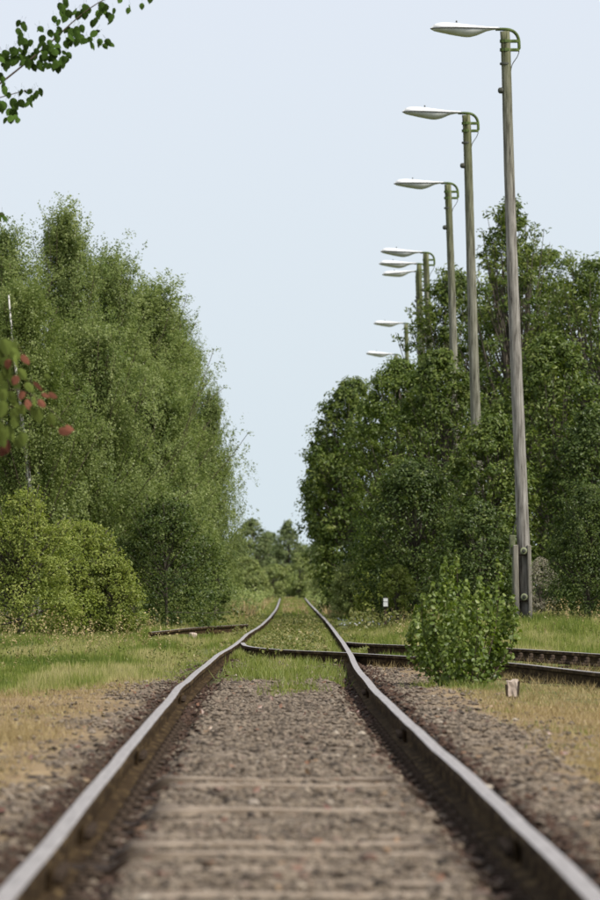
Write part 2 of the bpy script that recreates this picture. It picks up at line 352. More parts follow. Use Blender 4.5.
# ------------------------------------------------------------------ track alignment (measured, as distance from the camera)
def path_from(pts, zf=None, n=400, smooth=5):
    """(px, py[, z]) on the rail head -> dense world polyline (smoothed)"""
    P = []
    for q in pts:
        z = q[2] if len(q) > 2 else 0.0
        d = (HC - z) * F / (q[1] - 585.0)
        P.append(((q[0] - 290) * d / F, d, z))
    P = np.array(sorted(P, key=lambda r: r[1]))
    s = np.linspace(1 / P[0, 1], 1 / P[-1, 1], n); d = 1 / s
    x = np.interp(d, P[:, 1], P[:, 0]); z = np.interp(d, P[:, 1], P[:, 2])
    k = np.hanning(smooth + 2)[1:-1]; k /= k.sum()
    xp = np.pad(x, smooth // 2, mode='reflect', reflect_type='odd'); x = np.convolve(xp, k, 'valid')
    return np.stack([x, d, z], 1)
LEFT = [(3, 900), (43.5, 850), (85, 800), (106, 775), (125.5, 750), (147, 725), (169, 700), (178, 688), (187.5, 680), (199, 670), (211, 660), (217, 655), (226, 650), (234, 645), (240.5, 640), (247, 634), (256.7, 628.2), (263, 623.7), (270, 617), (276, 609.5), (278.3, 604), (280, 598.5)]
RIGHT = [(600, 900), (549, 850), (495, 800), (468, 775), (438.5, 750), (412, 725), (387, 701), (377, 692), (370, 683), (358.5, 670), (354, 662), (351, 655), (348, 650), (343, 642), (336.5, 633.5), (331.7, 627), (325, 619), (317, 611), (310, 604), (305, 598)]
def extend(P):
    a = P[0] + (P[0] - P[12]) / (P[0, 1] - P[12, 1]) * (5.0 - P[0, 1]) * np.array([0.15, 1, 1]); a[1] = 5.0
    return np.vstack([a[None], P])
PL = extend(path_from(LEFT, smooth=7)); PR = extend(path_from(RIGHT, smooth=7))
def xl(d): return np.interp(d, PL[:, 1], PL[:, 0])
def xr(d): return np.interp(d, PR[:, 1], PR[:, 0])
BR_OUT = np.array([(-.66, 69.5, -.004), (-.60, 66, 0), (-.40, 63.5, 0), (0.0, 61.2, 0), (.60, 59.4, 0), (1.34, 56.0, 0), (2.30, 51.2, 0), (2.80, 45.6, 0), (3.5, 40.0, 0), (4.6, 33, 0)])
BR_IN = np.array([(.80, 70.0, 0), (.95, 68.3, 0), (1.55, 64.8, .015), (2.66, 59.9, .04), (3.36, 54.2, .05), (4.1, 49, .05), (5.4, 42, .05)])
SID = np.array([(-2.17, 77.8, 0.065), (-1.65, 86.0, 0.065), (-1.42, 90.5, 0.05), (-.86, 100, 0.01)])

def densify(P, n=80):
    t = np.concatenate([[0], np.cumsum(np.linalg.norm(np.diff(P, axis=0), axis=1))])
    u = np.linspace(0, t[-1], n)
    Q = np.stack([np.interp(u, t, P[:, i]) for i in range(3)], 1)
    k = np.hanning(9)[1:-1]; k /= k.sum(); R = Q.copy()
    for i in range(3):
        R[:, i] = np.convolve(np.pad(Q[:, i], 3, mode='reflect', reflect_type='odd'), k, 'valid')
    return R
BR_OUT = densify(BR_OUT); BR_IN = densify(BR_IN); SIDP = densify(SID, 40)

def dist_poly(x, y, P):
    """signed-less distance in x/y from points to a polyline (coarse: nearest sample)"""
    out = np.full(np.shape(x), 1e9)
    for q in P[::2]: out = np.minimum(out, (x - q[0]) ** 2 + (y - q[1]) ** 2)
    return np.sqrt(out)

# ------------------------------------------------------------------ the ground sheet
def ground_z(x, y):
    x = np.asarray(x, float); y = np.asarray(y, float)
    d = np.clip(y, 5, 330); L = xl(d); R = xr(d); mid = (L + R) / 2; half = (R - L) / 2
    u = np.abs(x - mid); e = u - half                     # e: distance outside (+) / inside (-) of the rail centre
    near = 1 - sstep(46, 52, y)
    inner = -0.098 - 0.062 * sstep(-0.26, -0.15, e)
    outer = -0.15 + 0.075 * sstep(0.07, 0.16, e)
    z = np.where(e < 0, np.where(e > -0.085, -0.158, inner), np.where(e < 0.07, -0.155, outer))
    zf = np.where(np.abs(e) < 0.09, -0.15, -0.105)
    z = z * near + zf * (1 - near)
    side = sstep(0.55, 1.3, e)
    base = np.where(x < 0, -0.10 + 0.10 * sstep(44, 95, y), -0.11 + 0.06 * sstep(58, 66, y) * sstep(1.2, 2.2, x) + 0.24 * sstep(62, 84, y) * sstep(1.6, 3.6, x))
    z = z * (1 - side) + base * side
    br = np.minimum(dist_poly(x, y, BR_OUT), dist_poly(x, y, BR_IN))
    box = (y < 72) & (y > 34) & (x > -0.6)
    z = np.where(box & (np.abs(e) > .1), z * sstep(0.25, 0.9, br) + np.minimum(z, -0.15) * (1 - sstep(0.25, 0.9, br)), z)
    z = z + (fbm(x * 2.3, y * 2.3, 3) - 0.5) * 0.035 * sstep(0.1, 0.25, np.abs(e)) + (fbm(x * 0.25, y * 0.15, 5) - 0.5) * 0.10 * sstep(2, 5, u)
    return z

def cover(x, y):
    d = np.clip(y, 5, 330); mid = (xl(d) + xr(d)) / 2; u = np.abs(x - mid)
    n = fbm(x * 1.3, y * 0.35, 11); n2 = fbm(x * 2.2, y * 0.8, 21)
    edge = np.where(x < 0, 1.10, 1.24) + (n - 0.5) * 1.0
    gravel = 1 - sstep(edge - 0.35, edge + 0.35, u)
    lim = np.where(x < 0, 42 + (n - .5) * 7, 39 + (n - 0.5) * 8)
    lim = np.where(u < 0.7, 46.5 + (n - .5) * 4, lim); lim = np.where((u >= .7) & (u < 1.5), 46 + (n - .5) * 8 + np.where(x > 0, 14, -2), lim)
    grass = sstep(lim - 1.5, lim + 3, y)
    patch = sstep(0.56, 0.70, n2) * sstep(1.6, 2.2, u) * np.where(x > 0, 1.0, 0.25)
    grass = np.maximum(grass, 0.8 * patch)
    return gravel, np.clip(grass, 0, 1)

xs = np.unique(np.concatenate([np.arange(-2.4, 2.401, 0.05), np.arange(-.98, -.52, .02), np.arange(.53, .98, .02), np.arange(-6, 6.01, 0.2), -np.geomspace(6, 1500, 30), np.geomspace(6, 1500, 30)]).round(3))
ys = np.unique(np.concatenate([np.arange(4, 20, 0.16), np.arange(20, 50, 0.25), np.arange(50, 110, 0.5), np.arange(110, 340, 3), np.geomspace(340, 3500, 22), [-20, -8, 0]]).round(3))
X, Y = np.meshgrid(xs, ys)
_d = np.clip(Y, 5, 330); _w = 1 - sstep(2.4, 4.5, np.abs(X))
X = X * (1 - _w) + _w * ((xl(_d) + xr(_d)) / 2 + X * (xr(_d) - xl(_d)) / 1.504)
Z = ground_z(X, Y)
gv, gg = cover(X, Y)
nx, ny = len(xs), len(ys)
ii = np.arange(nx * ny).reshape(ny, nx)
Qf = np.stack([ii[:-1, :-1], ii[:-1, 1:], ii[1:, 1:], ii[1:, :-1]], -1).reshape(-1, 4)
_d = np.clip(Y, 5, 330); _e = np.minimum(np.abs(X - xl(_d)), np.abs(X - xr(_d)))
st = sstep(.30, .14, _e) * (1 - gg * sstep(.05, .2, _e)) * .85  # trench band: oil stain plus rail shade put into the colour
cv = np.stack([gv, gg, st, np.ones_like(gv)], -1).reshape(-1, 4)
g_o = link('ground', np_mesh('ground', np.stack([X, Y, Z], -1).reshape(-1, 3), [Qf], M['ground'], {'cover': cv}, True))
tag(g_o, kind='structure')

# ------------------------------------------------------------------ rails
PROF = np.array([(-.034, -.010), (-.030, -.002), (-.018, 0), (.018, 0), (.030, -.002), (.034, -.010), (.034, -.034), (.010, -.046), (.008, -.115), (.062, -.128), (.062, -.142), (-.062, -.142), (-.062, -.128), (-.008, -.115), (-.010, -.046), (-.034, -.034)])
def rail_mesh(P, zwave=0.0):
    P = np.asarray(P, float).copy()
    if zwave: P[:, 2] += zwave * (fbm(P[:, 1] * 0.33, P[:, 1] * 0 + 3.3, int(abs(P[0, 0] * 100))) - 0.5)
    T = np.gradient(P, axis=0); T[:, 2] = 0; T /= np.linalg.norm(T, axis=1)[:, None]
    S = np.stack([T[:, 1], -T[:, 0], T[:, 0] * 0], 1)
    m = len(PROF)
    V = P[:, None, :] + PROF[None, :, 0, None] * S[:, None, :]
    V[:, :, 2] += PROF[None, :, 1]
    n = len(P); i = np.arange(n - 1)[:, None] * m; j = np.arange(m)[None, :]; j2 = (j + 1) % m
    Q = np.stack([i + j, i + j2, i + m + j2, i + m + j], -1).reshape(-1, 4)
    mi = np.tile(np.array([1 if k in (1, 2, 3) else 0 for k in range(m)]), n - 1)
    caps = [np.arange(m)[None, ::-1], (np.arange(m) + (n - 1) * m)[None, :]]
    mi = np.concatenate([mi, [0, 0]])
    return np_mesh('rail', V.reshape(-1, 3), [Q, np.vstack(caps)], [M['rust'], M['railtop']], None, False, mi)

def sleeper_mesh(seed):
    r = random.Random(seed); bm = bmesh.new(); bmesh.ops.create_cube(bm, size=1.0)
    for v in bm.verts: v.co = Vector((v.co.x * (2.32 + r.uniform(-.06, .06)), v.co.y * (.23 + r.uniform(-.02, .02)), v.co.z * .15))
    for px in (-1.0, -.92, -.60, -.52, -.2, .2, .52, .60, .92, 1.0):
        bmesh.ops.bisect_plane(bm, geom=list(bm.verts) + list(bm.edges) + list(bm.faces), plane_co=(px, 0, 0), plane_no=(1, 0, 0))
    for v in bm.verts:
        if v.co.z > 0 and .55 < abs(v.co.x) < .96: v.co.z -= .055
        v.co.z += r.uniform(-.008, .008); v.co.y += r.uniform(-.008, .008)
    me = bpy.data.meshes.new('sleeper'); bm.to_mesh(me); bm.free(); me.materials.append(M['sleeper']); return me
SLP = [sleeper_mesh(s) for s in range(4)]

track = empty('railway_track', (0, 12, -0.15), 'main railway track with worn shiny rails running straight ahead between the tree banks', 'railway track')
def local(o, root):
    o.matrix_parent_inverse = Matrix.Translation(-Vector(root.location))
    return o
for P in (PL, PR):
    o = local(link('rail', rail_mesh(P, 0.022), track), track)
d = 8.2; k = 0; SLEEPER_Y = []
while d < 50:
    SLEEPER_Y.append(d)
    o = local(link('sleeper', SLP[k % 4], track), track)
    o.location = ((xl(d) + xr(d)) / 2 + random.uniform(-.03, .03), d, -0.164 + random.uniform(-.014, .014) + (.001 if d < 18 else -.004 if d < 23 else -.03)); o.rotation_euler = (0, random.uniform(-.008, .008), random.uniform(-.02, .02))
    d += 0.64 + random.uniform(-.04, .04); k += 1

# fishplates with bolts where two rail lengths meet, and the ribbed plates with clip and coach screw on each near sleeper
def fishplate_mesh():
    b = MB(); b.box((0, 0, 0), (.018, .62, .075), bevel=.004); return b.mesh('fishplate', M['rust'])
def bolt_mesh():
    b = MB(); b.lathe([(0.001, 0), (.021, 0), (.023, .012), (.021, .026), (.001, .028)], 6); return b.mesh('bolt', M['darkside'])
FP = fishplate_mesh(); BOLT = bolt_mesh()
def clip_mesh():
    b = MB(); b.box((0, 0, 0), (.09, .13, .014), bevel=.004); b.box((.0, 0, .011), (.05, .05, .012), bevel=.004)
    b.lathe([(0.001, .014), (.017, .014), (.017, .026), (.01, .03), (.001, .031)], 6); return b.mesh('rail_clip', M['darkside'])
CLIP = clip_mesh()
for side, fx in ((-1, xl), (1, xr)):
    for dj in ([15.3, 17.9, 25.8, 38.6] if side < 0 else [16.8, 29.5, 41.0]):
        for s in (-1, 1):
            o = local(link('fishplate', FP, track), track); o.location = (float(fx(dj)) + s * .022, dj, -.080); o.rotation_euler = (0, s * .12, 0)
            if s == -side:
                for q in (-.22, -.08, .08, .22):
                    bo = link('bolt', BOLT, o); bo.location = (s * .009, q, 0); bo.rotation_euler = (0, s * math.pi / 2, 0)
    d = 12.4
    while d < 34:
        for s in (-1, 1):
            o = local(link('rail_clip', CLIP, track), track); o.location = (float(fx(d)) + s * .095, d, -.142)
        d += 0.64

branch = empty('branch_track', (2.4, 52, -0.15), 'rusty branch track curving away to the right behind the leafy sapling bush', 'railway track')
for P in (BR_OUT, BR_IN): local(link('rail', rail_mesh(P), branch), branch)
for t in np.linspace(0.42, 0.97, 17):
    a = BR_OUT[int(t * 79)]; b = BR_IN[min(79, int((t * 1.0 - .06) * 79))]
    mid = (a + b) / 2; vec = b - a
    o = local(link('sleeper', SLP[int(t * 100) % 4], branch), branch); o.location = (mid[0], mid[1], -.205)
    tang = BR_OUT[min(79, int(t * 79) + 3)] - BR_OUT[max(0, int(t * 79) - 3)]
    o.rotation_euler = (0, 0, math.atan2(tang[1], tang[0]) + math.pi / 2)
# chairs under the inner branch rail
for q in BR_IN[24:70:2]:
    o = local(link('rail_clip', CLIP, branch), branch); o.location = (q[0] - .10, q[1], q[2] - .118); o.scale = (1.5, 1.3, 2.6)
siding = empty('siding_rail', (-1.6, 93, -0.12), 'short rusty rail left over in the grass in front of the birches', 'rail')
local(link('rail', rail_mesh(SIDP[:21]), siding), siding); local(link('rail', rail_mesh(SIDP[21:]), siding), siding)
j = SIDP[20]
o = local(link('fishplate', FP, siding), siding); o.location = (j[0] - .0, j[1] - .25, -.055); o.rotation_euler = (0, 0, math.atan2(.6, -8) + math.pi / 2)
tang = SIDP[21] - SIDP[19]
for t in (6, 15, 24, 32):
    q = SIDP[t]; o = local(link('rail_clip', CLIP, siding), siding); o.location = (q[0] - .08, q[1] - .1, -.125)
b = MB(); b.box((0, 0, 0), (.11, .10, .10), bevel=.015)
o = b.build('concrete_block', M['concrete']); o.location = at(193, 634.5, 80); o.location.z = float(ground_z(o.location.x, 80)) + .05; o.rotation_euler = (.1, .05, .4)
tag(o, 'small pale concrete block lying beside the short rail in the grass', 'block')

# ------------------------------------------------------------------ ballast: loose stones
ICO = bmesh.new(); bmesh.ops.create_icosphere(ICO, subdivisions=1, radius=1.0)
ICO.verts.ensure_lookup_table(); ICO_V = np.array([v.co[:] for v in ICO.verts]); ICO_T = np.array([[v.index for v in f.verts] for f in ICO.faces]); ICO.free()
OCT_V = np.array([(1, 0, 0), (-1, 0, 0), (0, 1, 0), (0, -1, 0), (0, 0, 1), (0, 0, -1)], float)
OCT_T = np.array([(0, 2, 4), (2, 1, 4), (1, 3, 4), (3, 0, 4), (2, 0, 5), (1, 2, 5), (3, 1, 5), (0, 3, 5)])
def rot_mats(n, rng, tilt=1.0):
    a = rng.uniform(0, 2 * np.pi, n); b = rng.uniform(-tilt, tilt, n)
    ca, sa, cb, sb = np.cos(a), np.sin(a), np.cos(b), np.sin(b); o = np.zeros(n); l = np.ones(n)
    A = np.stack([np.stack([ca, -sa, o], -1), np.stack([sa, ca, o], -1), np.stack([o, o, l], -1)], 1)
    B = np.stack([np.stack([l, o, o], -1), np.stack([o, cb, -sb], -1), np.stack([o, sb, cb], -1)], 1)
    return A @ B
def stones(pos, size, tint, rng, tmpl):
    V0, T0 = tmpl; n = len(pos); k = len(V0)
    S = size[:, None] * rng.uniform([.75, .6, .4], [1.25, 1.0, .75], (n, 3))
    V = V0[None] * (1 + rng.uniform(-.28, .28, (n, k, 1))) * S[:, None, :]
    V = np.einsum('nij,nkj->nki', rot_mats(n, rng, .6), V) + pos[:, None, :]
    T = T0[None] + (np.arange(n) * k)[:, None, None]
    return V.reshape(-1, 3), T.reshape(-1, 3), np.repeat(tint, k)
def ballast(n, y0, y1, umax, smin, smax, tmpl, rng):
    y = rng.uniform(y0, y1, n); x = (xl(y) + xr(y)) / 2 + rng.uniform(-umax, umax, n)
    gv_, gg_ = cover(x, y)
    e = np.abs(np.abs(x - (xl(y) + xr(y)) / 2) - (xr(y) - xl(y)) / 2)
    sy = np.array(SLEEPER_Y); ds = np.abs(y[:, None] - sy[None, :]).min(1) if n else y
    on = (ds < .12) & (y < 23) & (e > .2) & (np.abs(x - (xl(y) + xr(y)) / 2) < 1.15)
    keep = (rng.random(n) < (gv_ * (1 - .85 * gg_) + 0.10) * np.where(on, .27, 1.0)) & (e > .06)
    x, y = x[keep], y[keep]; n = len(x); e = e[keep]
    # sleepers show between the stones: thin the stones out over some of them
    s = rng.uniform(0, 1, n) ** 1.8 * (smax - smin) + smin
    z = ground_z(x, y) + s * .25
    brown = sstep(.30, .12, e)
    tint = .12 + .78 * np.clip(rng.beta(2, 2, n), 0, 1)
    tint = np.where(rng.random(n) < brown * .9, rng.choice([.0, .02, .05, .08], n), tint)
    tint = np.where(rng.random(n) < .008, .99, tint)
    return stones(np.stack([x, y, z], 1), s, tint, rng, tmpl)
def join(parts):
    Vs, Ts, At = [], [], []; n = 0
    for V, T, a in parts: Vs.append(V); Ts.append(T + n); At.append(a); n += len(V)
    return np.vstack(Vs), np.vstack(Ts), np.concatenate(At)
V, T, A = join([ballast(25000, 9, 26, 1.9, .008, .027, (ICO_V, ICO_T), RNG), ballast(26000, 26, 62, 1.9, .012, .032, (OCT_V, OCT_T), RNG),
                ballast(22000, 10, 20, 1.7, .006, .015, (OCT_V, OCT_T), RNG)])
tag(link('ballast', np_mesh('ballast', V, [T], M['stone'], {'tint': A})), kind='stuff')
# the 300 stones that show largest, each an object of the ground
STM = []
for s in range(10):
    v, t, a = stones(np.zeros((1, 3)), np.array([1.0]), np.array([.5]), RNG, (ICO_V, ICO_T))
    STM.append(np_mesh('stone', v, [t], M['loose']))
yy = 12.2 + 9.5 * RNG.random(300) ** 1.3
for i, y in enumerate(yy):
    while True:
        x = RNG.uniform(-1.5, 1.5)
        e = abs(abs(x - (xl(y) + xr(y)) / 2) - (xr(y) - xl(y)) / 2)
        if e > .12: break
    s = RNG.uniform(.020, .034)
    o = link('stone', STM[i % 10], g_o, (x, y, float(ground_z(x, y)) + s * .3)); o.scale = (s, s, s * .85); o.rotation_euler = (RNG.uniform(-.3, .3), RNG.uniform(-.3, .3), RNG.uniform(0, 6.28))

# ------------------------------------------------------------------ grass, weeds, straw (nobody could count them)
def blades(x, y, h, w, tint, rng, lean=.35, z=None):
    n = len(x); z = ground_z(x, y) if z is None else z
    a = rng.uniform(0, 2 * np.pi, n); l = rng.uniform(0, lean, n) * h; b = rng.uniform(0, 2 * np.pi, n)
    base = np.stack([x, y, z - .01], 1); sd = np.stack([np.cos(a), np.sin(a), a * 0], 1) * (w / 2)[:, None]
    tip = base + np.stack([np.cos(b) * l, np.sin(b) * l, h], 1)
    V = np.stack([base - sd, base + sd, tip], 1).reshape(-1, 3)
    return V, np.arange(n * 3).reshape(-1, 3), np.repeat(tint, 3)
def leaftris(pos, ls, nrm, rng, tint, asp=.8):
    n = len(pos); r = rng.normal(size=(n, 3)); a = np.cross(nrm, r); a /= np.linalg.norm(a, axis=1)[:, None] + 1e-9
    b = np.cross(nrm, a); ls = np.broadcast_to(ls, (n,))[:, None]
    V = np.stack([pos + a * ls * .62, pos - a * ls * .38 + b * ls * asp * .5, pos - a * ls * .38 - b * ls * asp * .5], 1).reshape(-1, 3)
    return V, np.arange(n * 3).reshape(-1, 3), np.repeat(tint, 3)
def leafquads(pos, ls, nrm, rng, tint, asp=.6):
    n = len(pos); r = rng.normal(size=(n, 3)); a = np.cross(nrm, r); a /= np.linalg.norm(a, axis=1)[:, None] + 1e-9
    b = np.cross(nrm, a); ls = np.broadcast_to(ls, (n,))[:, None]
    bend = nrm * ls * .12
    V = np.stack([pos - a * ls * .5, pos + b * ls * asp * .5 - bend, pos + a * ls * .5, pos - b * ls * asp * .5 - bend], 1).reshape(-1, 3)
    return V, np.arange(n * 4).reshape(-1, 4), np.repeat(tint, 4)
def grass_obj(name, x, y, h, w, tint, mat, lean=.35):
    V, T, a = blades(x, y, h, w, tint, RNG, lean)
    return tag(link(name, np_mesh(name, V, [T], M[mat], {'tint': a})), kind='stuff')
def rail_clear(x, y):
    d = np.clip(y, 5, 330)
    e = np.minimum(np.abs(x - xl(d)), np.abs(x - xr(d)))
    return e
def samp(n, y0, y1, fx0, fx1, pw=1.0):
    y = y0 + (y1 - y0) * RNG.random(n) ** pw; x = fx0(y) + (fx1(y) - fx0(y)) * RNG.random(n); return x, y
# turf left and right, 40-110 m
def turf(name, n, y0, y1, f0, f1, hmin, hmax, w, seed, thr=0.0):
    x, y = samp(n, y0, y1, f0, f1)
    g = cover(x, y)[1]; nn = fbm(x * .9, y * .5, seed)
    br = np.minimum(np.minimum(dist_poly(x, y, BR_OUT), dist_poly(x, y, BR_IN)), dist_poly(x, y, SIDP))
    keep = (RNG.random(n) < g * (.25 + 1.2 * nn)) & (rail_clear(x, y) > .10) & (br > .14) & ~((y > 46) & (y < 72) & (br < .75) & (RNG.random(n) < .85))
    x, y, nn, br = x[keep], y[keep], nn[keep], br[keep]
    e = rail_clear(x, y); d = np.clip(y, 5, 330)
    inside = (x > xl(d)) & (x < xr(d))
    h = (hmin + (hmax - hmin) * RNG.random(len(x)) ** 1.5) * (.5 + .9 * nn)
    h = np.where(inside, np.minimum(h, .10 + .06 * RNG.random(len(x))), h)
    h *= .35 + .65 * sstep(.1, .6, np.minimum(e, br))
    for P, dep in ((SIDP, 9.0), (BR_OUT, 5.0), (BR_IN, 7.0)):
        o = np.argsort(P[:, 0]); py = np.interp(x, P[o, 0], P[o, 1], left=-1, right=-1); f = (py - y)
        h = np.where((f > 0) & (f < dep) & ~inside, h * (.22 + .5 * f / dep), h)
    tint = np.clip(.46 + 2.2 * (fbm(x * 2.2, y * .16, seed + 9) - .5) + RNG.normal(0, .22, len(x)), 0, 1)
    h *= .55 + .9 * fbm(x * 3.1, y * .4, seed + 3)
    return grass_obj(name, x, y, h, np.full(len(x), w) * RNG.uniform(.6, 1.3, len(x)), tint, 'grass')
turf('grass', 120000, 38, 75, lambda y: -.066 * y - .3, lambda y: y * 0 - .8, .025, .11, .012, 31)
turf('grass', 90000, 72, 125, lambda y: -.062 * y - .3, lambda y: y * 0 - .8, .03, .15, .018, 37)
turf('grass', 110000, 55, 100, lambda y: y * 0 + .85, lambda y: .068 * y, .04, .16, .014, 41)
turf('grass', 9000, 45, 60, lambda y: y * 0 - .70, lambda y: y * 0 + .70, .02, .08, .012, 45)
turf('grass', 34000, 60, 130, lambda y: y * 0 - .70, lambda y: y * 0 + .70, .03, .11, .014, 43)
turf('grass', 60000, 120, 345, lambda y: -.052 * y, lambda y: .052 * y, .08, .26, .04, 47)
# blades standing against the sides of the overgrown rails
n = 26000; y = 61 + 270 * RNG.random(n) ** 1.6; sd_ = RNG.integers(0, 2, n); off = RNG.uniform(.045, .22, n) * np.where(RNG.random(n) < .65, 1, -1)
x = np.where(sd_ == 0, xl(y) + off, xr(y) - off); br = np.minimum(dist_poly(x, y, BR_OUT), dist_poly(x, y, BR_IN))
k = ((y > 75) | (br > .2)) & (RNG.random(n) < .25 + 1.3 * fbm(y * .7, x * 3, 77)); x, y = x[k], y[k]
grass_obj('grass', x, y, RNG.uniform(.05, .125, len(x)), np.full(len(x), .018), np.clip(RNG.normal(.45, .25, len(x)), 0, 1), 'grass', .5)
# dry turf in the foreground, left and right, with greener tufts
for (nm, n, y0, y1, f0, f1) in (('dry_grass', 42000, 15, 46, lambda y: -.068 * y, lambda y: y * 0 - 1.2), ('dry_grass', 34000, 20, 46, lambda y: y * 0 + 1.35, lambda y: .068 * y)):
    x, y = samp(n, y0, y1, f0, f1); nn = fbm(x * 1.8, y * .7, 51); keep = RNG.random(n) < (.1 + 1.3 * nn) * sstep(1.1, 1.7, np.abs(x)); x, y, nn = x[keep], y[keep], nn[keep]
    grass_obj(nm, x, y, RNG.uniform(.015, .055, len(x)) * (.6 + nn), np.full(len(x), .006), np.clip(RNG.normal(.5, .25, len(x)), 0, 1), 'straw', 1.2)
for (f0, f1, n) in ((lambda y: -.030 * y, lambda y: y * 0 - .95, 9000), (lambda y: y * 0 + .95, lambda y: .016 * y, 6000), (lambda y: y * 0 - .6, lambda y: y * 0 + .6, 3000)):
    x, y = samp(n, 125, 335, f0, f1); nn = fbm(x * .8, y * .05, 57); k = RNG.random(n) < sstep(.42, .60, nn); x, y = x[k], y[k]
    k = rail_clear(x, y) > .2; x, y = x[k], y[k]
    grass_obj('dry_grass', x, y, RNG.uniform(.15, .42, len(x)) * np.where(np.abs(x) < .8, .4, 1), np.full(len(x), .05), np.clip(RNG.normal(.5, .25, len(x)), 0, 1), 'straw', .8)
def tufts(name, centres, nb, h, w, mat, spread=.08, lean=.8, tmean=.4):
    xs_, ys_, hs, ts = [], [], [], []
    for (cx, cy) in centres:
        k = RNG.integers(nb // 2, nb)
        xs_.append(cx + RNG.normal(0, spread, k)); ys_.append(cy + RNG.normal(0, spread, k)); hs.append(h * RNG.uniform(.4, 1.1, k)); ts.append(np.clip(RNG.normal(tmean, .2, k), 0, 1))
    x, y, hh, t = map(np.concatenate, (xs_, ys_, hs, ts))
    keep = rail_clear(x, y) > .09; x, y, hh, t = x[keep], y[keep], hh[keep], t[keep]
    grass_obj(name, x, y, hh, np.full(len(x), w), t, mat, lean)
cs = [(RNG.uniform(1.45, 2.9), RNG.uniform(22, 46)) for _ in range(60)]
tufts('grass_tuft', cs, 60, .055, .007, 'grass', .09)
cs = [(RNG.uniform(-2.9, -1.5), RNG.uniform(30, 44)) for _ in range(14)]
tufts('grass_tuft', cs, 40, .05, .007, 'grass', .08)
# yellow-green weeds at the end of the bare ballast, between and beside the rails
cs = [(RNG.uniform(-.62, .55), RNG.uniform(46, 60)) for _ in range(70)] + [(RNG.uniform(-.1, .1), RNG.uniform(40, 46)) for _ in range(10)]
tufts('weed_tuft', cs, 60, .12, .010, 'grass', .09, .9, .38)
# straw along the branch rails
cs = []
for q in BR_OUT[30:78]:
    for _ in range(3): cs.append((q[0] + RNG.uniform(-.5, .6), q[1] - RNG.uniform(.1, 1.6)))
tufts('dry_tuft', cs, 26, .11, .007, 'straw', .09, 1.6, .45)
for q in BR_IN[20:78]: cs.append((q[0] + RNG.uniform(-.2, .2), q[1] - RNG.uniform(.6, 4)))
tufts('dry_tuft', cs[144:], 24, .15, .007, 'straw', .09, 1.4, .35)
# leafy weeds growing through the overgrown length of track
n = 26000; x, y = samp(n, 58, 130, lambda y: y * 0 - 1.0, lambda y: y * 0 + 1.0)
nn = fbm(x * 2.1, y * .55, 61); keep = (rail_clear(x, y) > .10) & (RNG.random(n) < sstep(.35, .6, nn)) & (dist_poly(x, y, BR_OUT) > .35) & ~((x < .5) & (y < 61.5)); x, y, nn = x[keep], y[keep], nn[keep]
z = ground_z(x, y) + RNG.random(len(x)) * (.06 + .16 * nn) * (.4 + .6 * sstep(.1, .4, rail_clear(x, y)))
nr = RNG.normal(size=(len(x), 3)) + [0, -.3, 1.0]; nr /= np.linalg.norm(nr, axis=1)[:, None]
V, Q, a = leafquads(np.stack([x, y, z], 1), RNG.uniform(.03, .07, len(x)), nr, RNG, np.clip(RNG.normal(.45, .28, len(x)), 0, 1))
tag(link('weeds', np_mesh('weeds', V, [Q], M['weed'], {'tint': a})), kind='stuff')
def stalks(n, y0, y1, f0, f1, hmin, hmax, mat, seed, nm):
    x, y = samp(n, y0, y1, f0, f1); br = np.minimum(dist_poly(x, y, BR_OUT), dist_poly(x, y, SIDP)); nn = fbm(x * 1.1, y * .3, seed)
    k = (rail_clear(x, y) > .3) & (br > .5) & (RNG.random(n) < sstep(.4, .62, nn)) & (cover(x, y)[1] > .5); x, y = x[k], y[k]; n = len(x); h = RNG.uniform(hmin, hmax, n)
    m = 9; u = np.tile(np.linspace(.15, 1, m), n); X_ = np.repeat(x, m) + RNG.normal(0, .02, n * m); Y_ = np.repeat(y, m); Z_ = np.repeat(ground_z(x, y), m) + u * np.repeat(h, m)
    nr = RNG.normal(size=(n * m, 3)) + [0, -.4, .7]; nr /= np.linalg.norm(nr, axis=1)[:, None]
    V, Q, a = leafquads(np.stack([X_, Y_, Z_], 1), RNG.uniform(.02, .055, n * m), nr, RNG, np.clip(np.repeat(RNG.normal(.5, .25, n), m) + RNG.normal(0, .1, n * m), 0, 1), .5)
    tag(link(nm, np_mesh(nm, V, [Q], M[mat], {'tint': a})), kind='stuff')
stalks(900, 50, 110, lambda y: -.062 * y, lambda y: y * 0 - 1.1, .06, .22, 'weed', 91, 'turf_weeds')
stalks(500, 66, 110, lambda y: y * 0 + 1.1, lambda y: .064 * y, .06, .20, 'weed', 93, 'turf_weeds')
stalks(700, 66, 112, lambda y: -.062 * y, lambda y: -.022 * y, .18, .5, 'straw', 95, 'seed_heads')
stalks(500, 74, 112, lambda y: .02 * y, lambda y: .064 * y, .18, .42, 'straw', 97, 'seed_heads')
stalks(500, 78, 112, lambda y: -.062 * y, lambda y: -.026 * y, .2, .55, 'grass', 98, 'bank_weeds')
